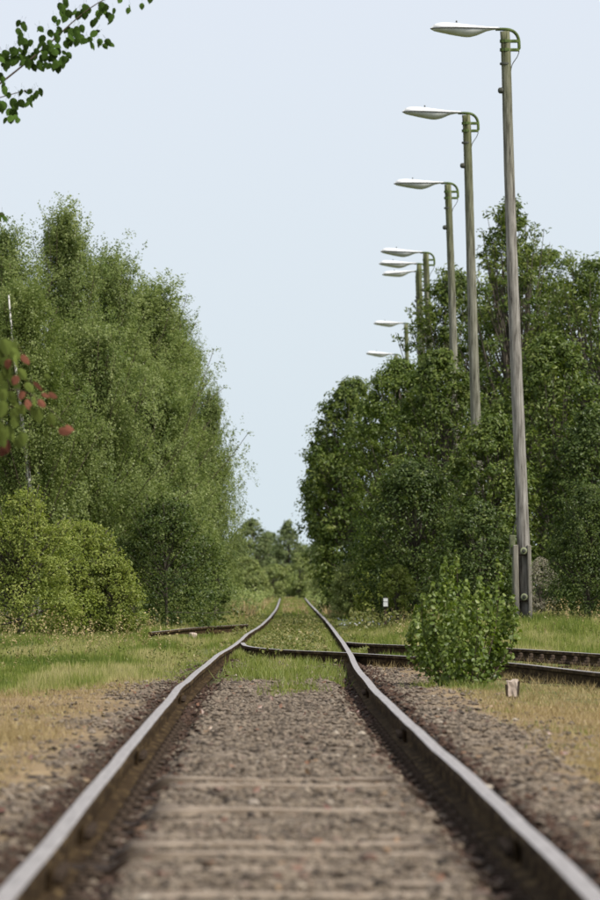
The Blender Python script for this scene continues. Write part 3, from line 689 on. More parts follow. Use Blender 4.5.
# low weeds against the foot of both tree banks
def bankweeds(n, y0, y1, f0, f1, hmax, mat, seed, ls=(.04, .10)):
    x, y = samp(n, y0, y1, f0, f1); nn = fbm(x * .8, y * .35, seed); keep = RNG.random(n) < sstep(.38, .62, nn); x, y, nn = x[keep], y[keep], nn[keep]
    z = ground_z(x, y) + RNG.random(len(x)) * hmax * nn
    nr = RNG.normal(size=(len(x), 3)) + [0, -.4, 1.0]; nr /= np.linalg.norm(nr, axis=1)[:, None]
    V, Q, a = leafquads(np.stack([x, y, z], 1), RNG.uniform(*ls, len(x)), nr, RNG, np.clip(RNG.normal(.4, .22, len(x)), 0, 1))
    tag(link('bank_weeds', np_mesh('bank_weeds', V, [Q], M[mat], {'tint': a})), kind='stuff')
bankweeds(16000, 78, 112, lambda y: -.06 * y, lambda y: -.03 * y, .45, 'weed', 71)
bankweeds(14000, 92, 160, lambda y: .012 * y, lambda y: .04 * y, .55, 'weed', 73)
bankweeds(9000, 150, 330, lambda y: y * 0 + .95, lambda y: .012 * y + .4, 1.0, 'farlight', 75, (.08, .17))
bankweeds(9000, 150, 330, lambda y: -.016 * y - .3, lambda y: y * 0 - .95, 1.0, 'farlight', 76, (.08, .17))
# pale blue flower heads beside the right rail
x = RNG.uniform(.95, 2.2, 70); y = RNG.uniform(96, 104, 70); z = ground_z(x, y) + RNG.uniform(.12, .22, 70)
nr = RNG.normal(size=(70, 3)); nr /= np.linalg.norm(nr, axis=1)[:, None]
V, Q, a = leafquads(np.stack([x, y, z], 1), RNG.uniform(.025, .05, 70), nr, RNG, RNG.random(70), .9)
tag(link('pale_flowers', np_mesh('pale_flowers', V, [Q], M['flower'], {'tint': a})), kind='stuff')
# dead leaves on the ballast
n = 230; y = 13 + 36 * RNG.random(n) ** 1.4; x = RNG.uniform(-1.5, 1.6, n); k = rail_clear(x, y) > .12; x, y = x[k], y[k]
nr = RNG.normal(size=(len(x), 3)) * .35 + [0, -.25, 1]; nr /= np.linalg.norm(nr, axis=1)[:, None]
V, Q, a = leafquads(np.stack([x, y, ground_z(x, y) + .03], 1), RNG.uniform(.025, .055, len(x)), nr, RNG, RNG.random(len(x)), .65)
tag(link('dead_leaves', np_mesh('dead_leaves', V, [Q], M['litter'], {'tint': a})), kind='stuff')

# ------------------------------------------------------------------ trees
def unit(v): return v / (np.linalg.norm(v, axis=-1, keepdims=True) + 1e-9)
def trunk_part(root, H, r0, rng, ends, bark, start=.15, top=.85, lean=0.0, nl=7):
    b = MB(); t = np.linspace(0, 1, 9)
    ph = rng.uniform(0, 6, 2)
    C = lambda s: np.stack([lean * s + .03 * H * np.sin(3 * s + ph[0]) * s, .03 * H * np.sin(2.6 * s + ph[1]) * s, s * H * top], -1)
    P = C(t); P[0, 2] = -.15
    b.tube(P, r0 * (1 - .82 * t) * (1 + .35 * np.exp(-t * 18)), nl)
    if bark == 'birchbark':
        o = b.build('trunk', M[bark], root, True); b = MB()
    for e in ends:
        s0 = np.clip((e[2] / (H * top)) * rng.uniform(.35, .75), start, .92); p0 = C(np.array([s0]))[0]
        mid = p0 * .45 + e * .55 + np.array([0, 0, -.06 * np.linalg.norm(e - p0)]) + rng.normal(0, .03, 3) * np.linalg.norm(e - p0)
        tt = np.linspace(0, 1, 6)[:, None]; Q = (1 - tt) ** 2 * p0 + 2 * tt * (1 - tt) * mid + tt ** 2 * e
        rr = r0 * (1 - .82 * s0) * (.22 if bark == 'birchbark' else .45)
        b.tube(Q, np.maximum(rr * (1 - .9 * tt[:, 0]), .005), 5, False)
    if bark == 'birchbark': return b.build('limbs', M['twig'], root, True)
    return b.build('trunk', M[bark], root, True)

def lobes(rng):
    a = rng.uniform(0, 6.28, 6)
    return lambda th, t: .5 * np.sin(2 * th + a[0] + 3 * t) + .35 * np.sin(3 * th + a[1] - 6 * t) + .3 * np.sin(5 * th + a[2] + 11 * t) + .35 * np.sin(17 * t + a[3] + th)

def broad(px, top, hw, d, mat, label, name='tree', cat='tree', seed=0, cb=.12, nclus=260, nleaf=60, ls=.085, asp=.55, bot=None, crn=.17, rough=.22, shoots=10, r0=None, bark='bark', group=None, shape=0.8, low=.7, shootlen=.9, limbs=26, tbias=0.0, lean=0.0):
    rng = np.random.default_rng(seed + 100)
    g = at(px, 0, d); gz = float(ground_z(g.x, d))
    root = empty(name, (g.x, d, gz), label, cat, group, 0)
    H = HC + (585 - top) * d / F - gz; R = hw * d / F
    lob = lobes(rng)
    def prof(t): return np.where(t < low, np.power(np.clip(1 - ((low - t) / (low + .12)) ** 2, 0, 1), .6), np.power(np.clip(1 - ((t - low) / (1.02 - low)) ** 2, 0, 1), shape))
    t = rng.random(nclus) ** .92; th = rng.uniform(0, 2 * np.pi, nclus)
    rad = R * prof(t) * (1 + rough * lob(th, t)); r = rad * np.sqrt(rng.uniform(.18, 1.0, nclus))
    c = np.stack([r * np.cos(th) + lean * t, r * np.sin(th), H * (cb + (.96 - cb) * t)], 1)
    rc = min(R, H * .4) * crn * 2 * rng.uniform(.35, 1.5, nclus) * (.7 + .3 * prof(t))
    ctint = rng.normal(0, .13, nclus)
    n = nclus * nleaf; ci = np.repeat(np.arange(nclus), nleaf)
    dr = unit(rng.normal(size=(n, 3)) + np.array([0, 0, .25]))
    pos = c[ci] + dr * rc[ci, None] * (.2 + .8 * rng.random((n, 1)) ** .7) * [1, 1, .7]
    # leaves droop a little at the outside of each spray
    pos[:, 2] -= .12 * rc[ci] * rng.random(n)
    outw = pos * [1, 1, 0]; outw = unit(outw)
    nr = unit(dr * .6 + outw * .35 + np.array([0, 0, .6]) + rng.normal(0, .42, (n, 3)))
    tint = np.clip(.42 + ctint[ci] + rng.normal(0, .17, n), 0, 1)
    P = [pos]; N = [nr]; TT = [tint]
    # shoots breaking the outline
    ends = []
    for k in range(shoots):
        t0 = rng.uniform(.45, .98); a = rng.uniform(0, 6.28); rr = R * float(prof(np.array(t0))) * .85
        p0 = np.array([rr * math.cos(a) + lean * t0, rr * math.sin(a), H * (cb + (.93 - cb) * t0)])
        L = R * .28 * rng.uniform(.5, 1.3) * shootlen; dirv = unit(np.array([math.cos(a) * .7, math.sin(a) * .7, rng.uniform(.3, 1.3)]))
        m = int(nleaf * .8); s = rng.random(m) ** .8; q = p0 + dirv * (s * L)[:, None] + rng.normal(0, .06 * L + .02, (m, 3)) - np.array([0, 0, 1]) * (s ** 2 * L * .2)[:, None]
        P.append(q); N.append(unit(rng.normal(size=(m, 3)) + [0, 0, .6])); TT.append(np.clip(rng.normal(.55, .18, m), 0, 1)); ends.append(p0 + dirv * L * .9)
    pos = np.vstack(P); nr = np.vstack(N); tint = np.concatenate(TT)
    k = pos[:, 2] > .02; pos, nr, tint = pos[k], nr[k], tint[k]
    V, Q, a = leafquads(pos, ls * rng.uniform(.65, 1.2, len(pos)), nr, rng, tint, asp)
    link('crown', np_mesh('crown', V, [Q], M[mat], {'tint': a}), root)
    o = np.argsort(-c[:, 2])[: nclus]; pick = rng.choice(nclus, min(limbs, nclus), False)
    trunk_part(root, H, r0 or .013 * H + .03, rng, list(c[pick]) + ends, bark, lean=lean)
    return root

BIRCH = {}
def birch_copy(px, top, hw, d, label, src, rz):
    g = at(px, 0, d); gz = float(ground_z(g.x, d)); H0, R0, parts = BIRCH[src]
    H = HC + (585 - top) * d / F - gz; R = hw * d / F
    root = empty('birch_tree', (g.x, d, gz), label, 'tree', 'birches on the left bank', rz); root.scale = (R / R0, R / R0, H / H0)
    for o in parts:
        c = o.copy(); COL.objects.link(c); c.parent = root
    return root

def birch(px, top, hw, d, label, seed=0, cb=.14, nlimb=230, per=18, nl=28, ls=.040, mat='birch', back=0.0, group='birches on the left bank', r0=.085, lean=0.0, tip=1.0):
    rng = np.random.default_rng(seed + 500)
    g = at(px, 0, d); gz = float(ground_z(g.x, d)); root = empty('birch_tree', (g.x, d, gz), label, 'tree', group)
    H = HC + (585 - top) * d / F - gz; R = hw * d / F
    lob = lobes(rng)
    t = rng.random(nlimb) ** .85; th = rng.uniform(0, 2 * np.pi, nlimb)
    prof = np.where(t < .3, .8 + .2 * t / .3, np.clip((1.02 - t) / .72, 0, 1) ** .62)
    r = R * prof * (1 + .22 * lob(th, t)) * np.sqrt(rng.uniform(.06, 1, nlimb)) * rng.uniform(.6, 1.2, nlimb)
    E = np.stack([r * np.cos(th) + lean * t, r * np.sin(th) + back, H * (cb + (.97 - cb) * t)], 1) + rng.normal(0, .10 * R, (nlimb, 3)) * [1, 1, 1.6]
    E[:, 2] = np.minimum(E[:, 2], H * .985)
    drop = np.minimum(.12 * H, .5 * r + .25)
    P0 = np.stack([E[:, 0] * .1 + lean * t * .9, E[:, 1] * .1, np.maximum(E[:, 2] - drop, .2)], 1)
    ns = nlimb * per; li = np.repeat(np.arange(nlimb), per); s = rng.uniform(.25, 1.0, ns)[:, None]
    st = P0[li] * (1 - s) + E[li] * s + rng.normal(0, .085 * R, (ns, 3))
    out = unit(E[li] * [1, 1, 0] + rng.normal(0, .6 * R, (ns, 3)) * [1, 1, 0])
    L = H * rng.uniform(.03, .11, ns) * (1 - .35 * t[li])
    up = (t[li] > .86) | (rng.random(ns) < .25)
    sg = np.where(up, 1.0, -1.0)
    stint = rng.normal(0, .10, ns) + np.repeat(rng.normal(0, .10, nlimb), per)
    u = rng.random((ns, nl))
    pos = st[:, None, :] + out[:, None, :] * (u * (.45 * L)[:, None])[..., None]
    pos[..., 2] += sg[:, None] * (u ** 1.5) * L[:, None] * np.where(up, .75, 1)[:, None]
    pos = pos.reshape(-1, 3) + rng.normal(0, .035, (ns * nl, 3)); tint = np.clip(.43 + np.repeat(stint, nl) + rng.normal(0, .14, ns * nl), 0, 1)
    # long thin sprays that break the outline of the upper crown
    wp = []; wt = []; WE = []
    for k in range(34):
        t0 = rng.uniform(.45, 1.0); a = rng.uniform(0, 6.28); rr = R * (np.clip((1.02 - t0) / .72, 0, 1) ** .62) * .95
        p0 = np.array([rr * math.cos(a) + lean * t0, rr * math.sin(a) + back, H * (cb + (.95 - cb) * t0)])
        Lw = rng.uniform(.25, .75); dv = unit(np.array([math.cos(a) * .8, math.sin(a) * .8, rng.uniform(.2, 1.5)])); m = int(70 * Lw)
        uu = rng.random(m)[:, None]; q = p0 + dv * uu * Lw - np.array([0, 0, .35]) * Lw * uu ** 2.5 + rng.normal(0, .03, (m, 3)); wp.append(q); wt.append(np.clip(rng.normal(.45, .18, m), 0, 1)); WE.append(p0 + dv * Lw * .8 - np.array([0, 0, .15 * Lw]))
    pos = np.vstack([pos] + wp); tint = np.concatenate([tint] + wt)
    k = pos[:, 2] > .1; pos, tint = pos[k], tint[k]; n = len(pos)
    outw = unit(pos * [1, 1, 0]); nr = unit(rng.normal(0, .55, (n, 3)) + outw * .6 + [0, 0, .5])
    V, Q, a = leaftris(pos, ls * rng.uniform(.7, 1.35, n), nr, rng, tint, .8)
    link('crown', np_mesh('crown', V, [Q], M[mat], {'tint': a}), root)
    E = np.vstack([E, WE]); nlimb = len(E)
    pick = np.concatenate([rng.choice(nlimb - 34, 26, False), np.arange(nlimb - 34, nlimb)])
    trunk_part(root, H, r0, rng, list(E[pick]), 'birchbark', top=.97, lean=lean)
    BIRCH[seed] = (H, R, list(root.children))
    return root

# left bank, back to front
birch(4, 232, 92, 97, 'pale birch with a slim pointed top at the edge of the left bank', 1)
birch(66, 212, 76, 101, 'tallest birch of the left bank with a wispy forked top', 2)
birch(108, 256, 104, 107, 'birch just right of the tallest one on the left bank', 3)
birch_copy(146, 284, 96, 113, 'birch in the middle of the sloping left tree line', 2, 2.1)
birch(166, 310, 72, 121, 'birch with loose feathery shoulder on the falling left tree line', 5)
birch_copy(186, 340, 48, 131, 'lowest birch at the right end of the left tree line beside the sky gap', 3, 1.3)
birch(38, 285, 84, 91, 'birch with a bare white trunk showing in front of the tallest one', 7, r0=.075, back=.55, lean=-.35)
birch(96, 330, 112, 93, 'bright yellow green birch low in front of the left tree line', 8, cb=.05)
birch(152, 372, 92, 100, 'broad bright birch above the dark shrub on the left bank', 9, cb=.04)
birch_copy(208, 392, 45, 116, 'young birch hanging over the grass beside the left rail', 9, 2.6)
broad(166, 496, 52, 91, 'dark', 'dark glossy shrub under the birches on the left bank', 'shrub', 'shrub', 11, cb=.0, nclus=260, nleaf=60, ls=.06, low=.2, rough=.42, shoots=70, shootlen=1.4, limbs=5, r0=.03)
broad(112, 556, 30, 78.5, 'hazel', 'low sprawling hazel bush sloping down into the grass before the dark shrub', 'hazel_bush', 'bush', 16, cb=.0, nclus=150, nleaf=56, ls=.05, low=.2, shoots=60, shootlen=1.5, rough=.4, crn=.15, limbs=8, r0=.02)
broad(215, 548, 16, 108, 'dark', 'near black stand-in for the shaded hedge side at the foot of the last left birch', 'shrub', 'shrub', 12, cb=.0, nclus=110, nleaf=55, ls=.06, low=.5)  # dark shrub added to paint the shaded side of the birch hedge
broad(22, 492, 62, 76, 'hazel', 'large light green hazel bush at the left edge of the grass', 'hazel_bush', 'bush', 13, cb=.0, nclus=300, nleaf=60, ls=.055, low=.3, shoots=90, shootlen=1.5, rough=.4, crn=.14, shape=1.1)
broad(84, 520, 44, 79, 'hazel', 'light green hazel bush between the edge bush and the dark shrub', 'hazel_bush', 'bush', 14, cb=.0, nclus=220, nleaf=60, ls=.055, low=.3, shoots=80, shootlen=1.5, rough=.4, crn=.14, shape=1.1)
broad(130, 590, 15, 82, 'birch', 'small grey green bush in front of the dark shrub on the left', 'bush', 'bush', 15, cb=.0, r0=.015, nclus=60, nleaf=45, ls=.045, low=.4)

# right bank
broad(512, 180, 56, 129, 'walnut', 'tall walnut tree with a pointed top behind the nearest lamp pole', 'walnut_tree', 'tree', 21, cb=.3, nclus=230, nleaf=44, ls=.15, asp=.36, shoots=60, crn=.13, rough=.3, low=.4, shape=1.25, shootlen=1.4)
broad(545, 238, 78, 134, 'walnut', 'broad walnut tree behind and right of the nearest lamp pole', 'walnut_tree', 'tree', 37, cb=.1, nclus=420, nleaf=48, ls=.15, asp=.38, shoots=70, shootlen=1.8, rough=.34, crn=.13, low=.6)
broad(600, 243, 60, 126, 'walnut', 'walnut tree cut by the right edge of the picture', 'walnut_tree', 'tree', 22, cb=.12, nclus=330, nleaf=46, ls=.15, asp=.38, shoots=60, shootlen=1.8, rough=.34, crn=.15, low=.6)
broad(456, 256, 60, 133, 'walnut', 'walnut tree with long leaves hiding the lower lamp heads', 'walnut_tree', 'tree', 23, cb=.12, nclus=380, nleaf=46, ls=.14, asp=.38, shoots=60, shootlen=1.3, crn=.14, rough=.3, low=.55, shape=1.0)
broad(352, 372, 50, 150, 'walnut', 'dark rounded tree at the left end of the right bank beside the sky gap', 'tree', 'tree', 24, cb=.0, nclus=520, nleaf=58, ls=.12, shoots=70, crn=.13, low=.5, limbs=6, rough=.16)
broad(331, 432, 29, 152, 'walnut', 'lower rounded tree nearest the far track at the left end of the right bank', 'tree', 'tree', 40, cb=.38, nclus=240, nleaf=58, ls=.12, shoots=30, crn=.14, low=.4, limbs=5, rough=.14)
broad(400, 350, 54, 126, 'mid', 'yellow green tree just below the farthest lamp heads', 'tree', 'tree', 25, cb=.0, nclus=480, nleaf=60, ls=.09, shoots=60, crn=.13, low=.45, limbs=10)
broad(440, 342, 52, 111, 'walnut', 'tree with pale pointed leaves hiding the foot of the third lamp pole', 'tree', 'tree', 26, cb=.0, nclus=400, nleaf=50, ls=.11, asp=.42, shoots=50, crn=.13, low=.5, limbs=12, rough=.3)
broad(552, 326, 66, 108, 'walnut', 'leafy tree directly right of the nearest lamp pole', 'tree', 'tree', 27, cb=.0, nclus=420, nleaf=54, ls=.105, shoots=50, crn=.13, low=.5, limbs=12, rough=.3)
broad(494, 410, 44, 97.5, 'walnut', 'shrubby tree standing between the two nearest lamp poles', 'tree', 'tree', 28, cb=.0, nclus=280, nleaf=54, ls=.09, shoots=40, low=.5, limbs=10, rough=.3)
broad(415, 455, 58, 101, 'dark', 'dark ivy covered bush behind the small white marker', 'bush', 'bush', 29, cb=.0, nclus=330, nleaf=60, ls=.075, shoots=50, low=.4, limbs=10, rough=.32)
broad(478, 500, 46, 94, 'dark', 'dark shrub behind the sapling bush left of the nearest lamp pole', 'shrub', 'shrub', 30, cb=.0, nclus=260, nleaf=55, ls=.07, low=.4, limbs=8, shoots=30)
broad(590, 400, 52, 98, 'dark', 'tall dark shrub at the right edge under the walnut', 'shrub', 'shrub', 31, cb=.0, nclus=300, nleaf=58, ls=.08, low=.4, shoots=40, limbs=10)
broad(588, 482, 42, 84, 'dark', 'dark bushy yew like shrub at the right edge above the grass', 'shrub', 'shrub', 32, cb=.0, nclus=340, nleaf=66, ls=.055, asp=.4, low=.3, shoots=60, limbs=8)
broad(541, 556, 17, 90, 'deadtwig', 'dry greyish shrub just right of the pole foot', 'shrub', 'shrub', 33, cb=.0, nclus=70, nleaf=45, ls=.05, asp=.35, low=.5, shoots=10)
broad(328, 566, 15, 200, 'farlight', 'light green bush beside the right rail in the distance', 'bush', 'bush', 34, cb=.0, nclus=150, nleaf=55, ls=.09, low=.35, shoots=40, shootlen=1.4, limbs=6)
broad(397, 564, 17, 98.5, 'hazel', 'bright green low bush hanging over the small white marker', 'bush', 'bush', 35, cb=.25, nclus=80, nleaf=45, ls=.06, low=.5, shoots=8)
broad(380, 500, 36, 135, 'dark', 'dark bush filling the gap under the yellow green tree', 'bush', 'bush', 36, cb=.0, nclus=220, nleaf=55, ls=.08, low=.5)

broad(352, 562, 23, 126, 'farlight', 'pale green shrub spilling towards the right rail under the dark rounded tree', 'shrub', 'shrub', 38, cb=.0, nclus=170, nleaf=50, ls=.075, low=.2, shoots=40, shootlen=1.4, limbs=3)
broad(374, 572, 18, 116, 'hazel', 'yellowish shrub right of the pale one under the dark rounded tree', 'shrub', 'shrub', 39, cb=.0, nclus=140, nleaf=50, ls=.07, low=.2, shoots=30, shootlen=1.4, limbs=3)
# far end of the line
broad(253, 517, 20, 360, 'far', 'left dark tree at the far end of the line', 'distant_tree', 'tree', 41, cb=.05, nclus=150, nleaf=45, ls=.22, crn=.16, low=.55, shoots=8)
broad(288, 519, 17, 372, 'far', 'pointed dark tree right above the vanishing rails', 'distant_tree', 'tree', 42, cb=.05, nclus=140, nleaf=45, ls=.22, low=.4, shape=1.3, shoots=6)
broad(270, 530, 16, 380, 'far', 'rounded tree between the two dark far trees', 'distant_tree', 'tree', 43, cb=.05, nclus=130, nleaf=45, ls=.22, low=.5, shoots=6)
broad(315, 542, 18, 365, 'far', 'low dark tree at the far end beside the right bank', 'distant_tree', 'tree', 44, cb=.05, nclus=130, nleaf=45, ls=.22, low=.5, shoots=6)
broad(236, 532, 14, 340, 'far', 'far tree half hidden by the last left birch', 'distant_tree', 'tree', 45, cb=.05, nclus=120, nleaf=45, ls=.22, low=.5, shoots=6)
broad(245, 556, 20, 318, 'farlight', 'light bush left of the rails at the far end', 'distant_bush', 'bush', 46, cb=.0, nclus=120, nleaf=45, ls=.17, low=.45, shoots=6)
broad(274, 563, 17, 338, 'farlight', 'light low bush straight above the left rail end', 'distant_bush', 'bush', 47, cb=.0, nclus=110, nleaf=45, ls=.17, low=.45, shoots=6)
broad(300, 553, 16, 342, 'farlight', 'light taller bush straight above the right rail end', 'distant_bush', 'bush', 48, cb=.0, nclus=110, nleaf=45, ls=.17, low=.45, shoots=6)
broad(326, 562, 15, 300, 'farlight', 'light bush right of the far rail end', 'distant_bush', 'bush', 49, cb=.0, nclus=110, nleaf=45, ls=.16, low=.45, shoots=6)
broad(290, 577, 12, 347, 'far', 'dark low bush closing the track between the rail ends', 'distant_bush', 'bush', 50, cb=.0, nclus=70, nleaf=40, ls=.16, low=.45, shoots=4)
broad(256, 571, 13, 236, 'farlight', 'pale bush crowding the left side of the far rails', 'bush', 'bush', 51, cb=.0, nclus=100, nleaf=48, ls=.12, low=.25, shoots=30, shootlen=1.4, limbs=4)
broad(326, 572, 13, 228, 'farlight', 'pale bush crowding the right side of the far rails', 'bush', 'bush', 52, cb=.0, nclus=100, nleaf=48, ls=.12, low=.25, shoots=30, shootlen=1.4, limbs=4)
# one mass of woodland far beyond, so that the gap is closed from a step to the side too
n = 26000; x = RNG.uniform(-60, 60, n); y = RNG.uniform(420, 470, n); z = RNG.random(n) ** .8 * (2.6 + 2.2 * fbm(x * .16, y * .05, 81))
nr = unit(RNG.normal(size=(n, 3)) + [0, -.4, .6]); V, Q, a = leafquads(np.stack([x, y, z], 1), RNG.uniform(.3, .7, n), nr, RNG, np.clip(RNG.normal(.4, .2, n), 0, 1))
tag(link('far_wood', np_mesh('far_wood', V, [Q], M['far'], {'tint': a})), kind='stuff')

# ------------------------------------------------------------------ leafy sapling bush in front of the branch track
def sapling(px, d, top, hw, seed):
    rng = np.random.default_rng(seed); g = at(px, 0, d); gz = float(ground_z(g.x, d))
    root = empty('sapling_bush', (g.x, d, gz), 'leafy green poplar sapling bush growing on the ballast beside the right rail', 'bush')
    H = HC + (585 - top) * d / F - gz; R = hw * d / F
    P, N, T = [], [], []
    for k in range(36):
        a = rng.uniform(0, 6.28); rr = R * math.sqrt(rng.random()) * rng.uniform(.85, 1.12); hh = H * (1 - .30 * (rr / R) ** 2) * rng.uniform(.42, .98)
        if k < 3: hh = H * (1.0 - .035 * k); rr = R * (.12 + .22 * k); a = [2.9, 2.6, .2][k]
        b0 = np.array([math.cos(a) * rr * .4, math.sin(a) * rr * .4, 0]); e = np.array([math.cos(a) * rr, math.sin(a) * rr, hh])
        m = np.array([math.cos(a) * rr * 1.22, math.sin(a) * rr * 1.22, hh * .55]) + rng.normal(0, .02, 3)
        tt = np.linspace(0, 1, 8)[:, None]; C = (1 - tt) ** 2 * b0 + 2 * tt * (1 - tt) * m + tt ** 2 * e
        if k < 16:
            s = MB(); s.tube(C, .006 * (1 - .7 * tt[:, 0]), 5); s.build('stem', M['twig'], root, True)
        nl = int(150 + 40 * rng.random()); u = .05 + .95 * rng.random(nl) ** .8; u = np.clip(u, 0, 1)
        c = (1 - u[:, None]) ** 2 * b0 + 2 * u[:, None] * (1 - u[:, None]) * m + u[:, None] ** 2 * e
        th = rng.uniform(0, 6.28, nl); off = (.012 + .075 * (1 - u ** 2)) * rng.uniform(.5, 1.2, nl)
        c = c + np.stack([np.cos(th) * off, np.sin(th) * off, rng.normal(0, .015, nl)], 1)
        P.append(c); N.append(unit(np.stack([np.cos(th), np.sin(th), th * 0 + .55], 1) + rng.normal(0, .45, (nl, 3)))); T.append(np.clip(.32 + .22 * u + rng.normal(0, .17, nl), 0, 1))  # leaves darker low on each shoot: inner shade put into the tint
    P = np.vstack(P); N = np.vstack(N); T = np.concatenate(T); k = P[:, 2] > .015; P, N, T = P[k], N[k], T[k]
    # rounded leaf: six-sided blade
    n = len(P); ls = rng.uniform(.020, .046, n)[:, None]; r = rng.normal(size=(n, 3)); A_ = unit(np.cross(N, r)); B_ = np.cross(N, A_)
    pts = [(-.55, 0, 0), (-.2, .42, -.06), (.25, .34, -.05), (.62, 0, .0), (.25, -.34, -.05), (-.2, -.42, -.06)]
    V = np.stack([P + A_ * ls * p[0] + B_ * ls * p[1] + N * ls * p[2] for p in pts], 1).reshape(-1, 3)
    Q = (np.arange(n) * 6)[:, None]
    Qf = np.vstack([Q + [0, 1, 2, 3], Q + [0, 3, 4, 5]])
    link('foliage', np_mesh('foliage', V, [Qf], M['poplar'], {'tint': np.repeat(T, 6)}), root)
sapling(464, 43, 553, 62, 5)
cs = [(1.48 + RNG.normal(0, .3), 42.3 + RNG.normal(0, .25)) for _ in range(22)]
tufts('grass_tuft', cs, 40, .10, .006, 'grass', .06, 1.0, .35)

# ------------------------------------------------------------------ lamp poles
def head_mesh(part):
    # half shells: length along -x from 0 (pole end) to -1.18
    n = 22; m = 12; t = np.linspace(0, 1, n)
    w = np.interp(t, [0, .12, .25, .45, .65, .82, .92, .97, 1], [.04, .055, .10, .165, .19, .175, .13, .085, .02])
    if part == 'top': hgt = np.interp(t, [0, .2, .4, .6, .8, .9, .96, 1], [.028, .036, .062, .09, .108, .098, .07, .012]); a = np.linspace(0, np.pi, m)
    else: hgt = np.interp(t, [0, .1, .2, .32, .42, .5, .7, .9, .97, 1], [.012, .02, .045, .11, .142, .145, .105, .055, .035, .01]); a = np.linspace(np.pi, 2 * np.pi, m); w = w * .94
    Xc = -1.18 * t
    V = np.stack([np.repeat(Xc[:, None], m, 1), w[:, None] * np.cos(a)[None, :], hgt[:, None] * np.sin(a)[None, :]], -1).reshape(-1, 3)
    i = np.arange(n - 1)[:, None] * m; j = np.arange(m - 1)[None, :]
    Q = np.stack([i + j, i + j + 1, i + m + j + 1, i + m + j], -1).reshape(-1, 4)
    # close the flat side
    k = np.arange(n - 1) * m; Q = np.vstack([Q, np.stack([k, k + m, k + 2 * m - 1, k + m - 1], 1)])
    ends = [np.arange(m)[None, :], (np.arange(m) + (n - 1) * m)[None, ::-1]]
    return np_mesh('lamp_shell' if part == 'top' else 'lamp_diffuser', V, [Q, np.vstack(ends)], M['lampwhite'] if part == 'top' else M['lampglass'], None, True)
HEAD_TOP = head_mesh('top'); HEAD_BOT = head_mesh('bot')
def seam_mesh():
    n = 22; t = np.linspace(0, 1, n)
    me = HEAD_TOP; co = np.empty(len(me.vertices) * 3, np.float32); me.vertices.foreach_get('co', co); co = co.reshape(-1, 12, 3)
    a = co[:, 0]; c = co[::-1, 11]; P = np.vstack([a, c]); b = MB(); b.tube(P * [1.004, 1.02, 1], .009, 5); return b.mesh('gasket', M['gasket'])
SEAM = seam_mesh()
def bracket_mesh():
    b = MB()
    # pipe: out of the lamp end, over the pole top, down behind
    P = [(-.16, 0, .035), (.04, 0, .035), (.12, 0, .02), (.19, 0, -.03), (.235, 0, -.11), (.245, 0, -.20), (.245, 0, -.36)]
    P = densify(np.array(P, float), 24); b.tube(P, .028, 8); return b.mesh('bracket_pipe', M['mossmetal'])
BRK = bracket_mesh()
def strap_mesh():
    b = MB(); b.box((.10, 0, 0), (.30, .05, .055), bevel=.008)
    b.lathe([(.082, -.026), (.088, -.026), (.088, .026), (.082, .026)], 12); return b.mesh('bracket_strap', M['mossmetal'])
STR = strap_mesh()
def wire_mesh():
    b = MB(); b.tube(densify(np.array([(.245, 0, -.34), (.235, 0, -.42), (.17, 0, -.50), (.11, 0, -.58), (.10, 0, -.72)], float), 12), .007, 4); return b.mesh('cable', M['wire'])
WIRE = wire_mesh()
def knob_mesh():
    b = MB(); b.lathe([(.001, 0), (.05, 0), (.055, .03), (.05, .07), (.03, .09), (.001, .095)], 10); return b.mesh('junction_box', M['wire'])
KNOB = knob_mesh()
def spigot_mesh():
    b = MB(); b.lathe([(.001, 0), (.014, 0), (.014, .03), (.005, .035), (.001, .036)], 8); return b.mesh('lamp_knob', M['wire'])
SPG = spigot_mesh()
LEAN = -.0335
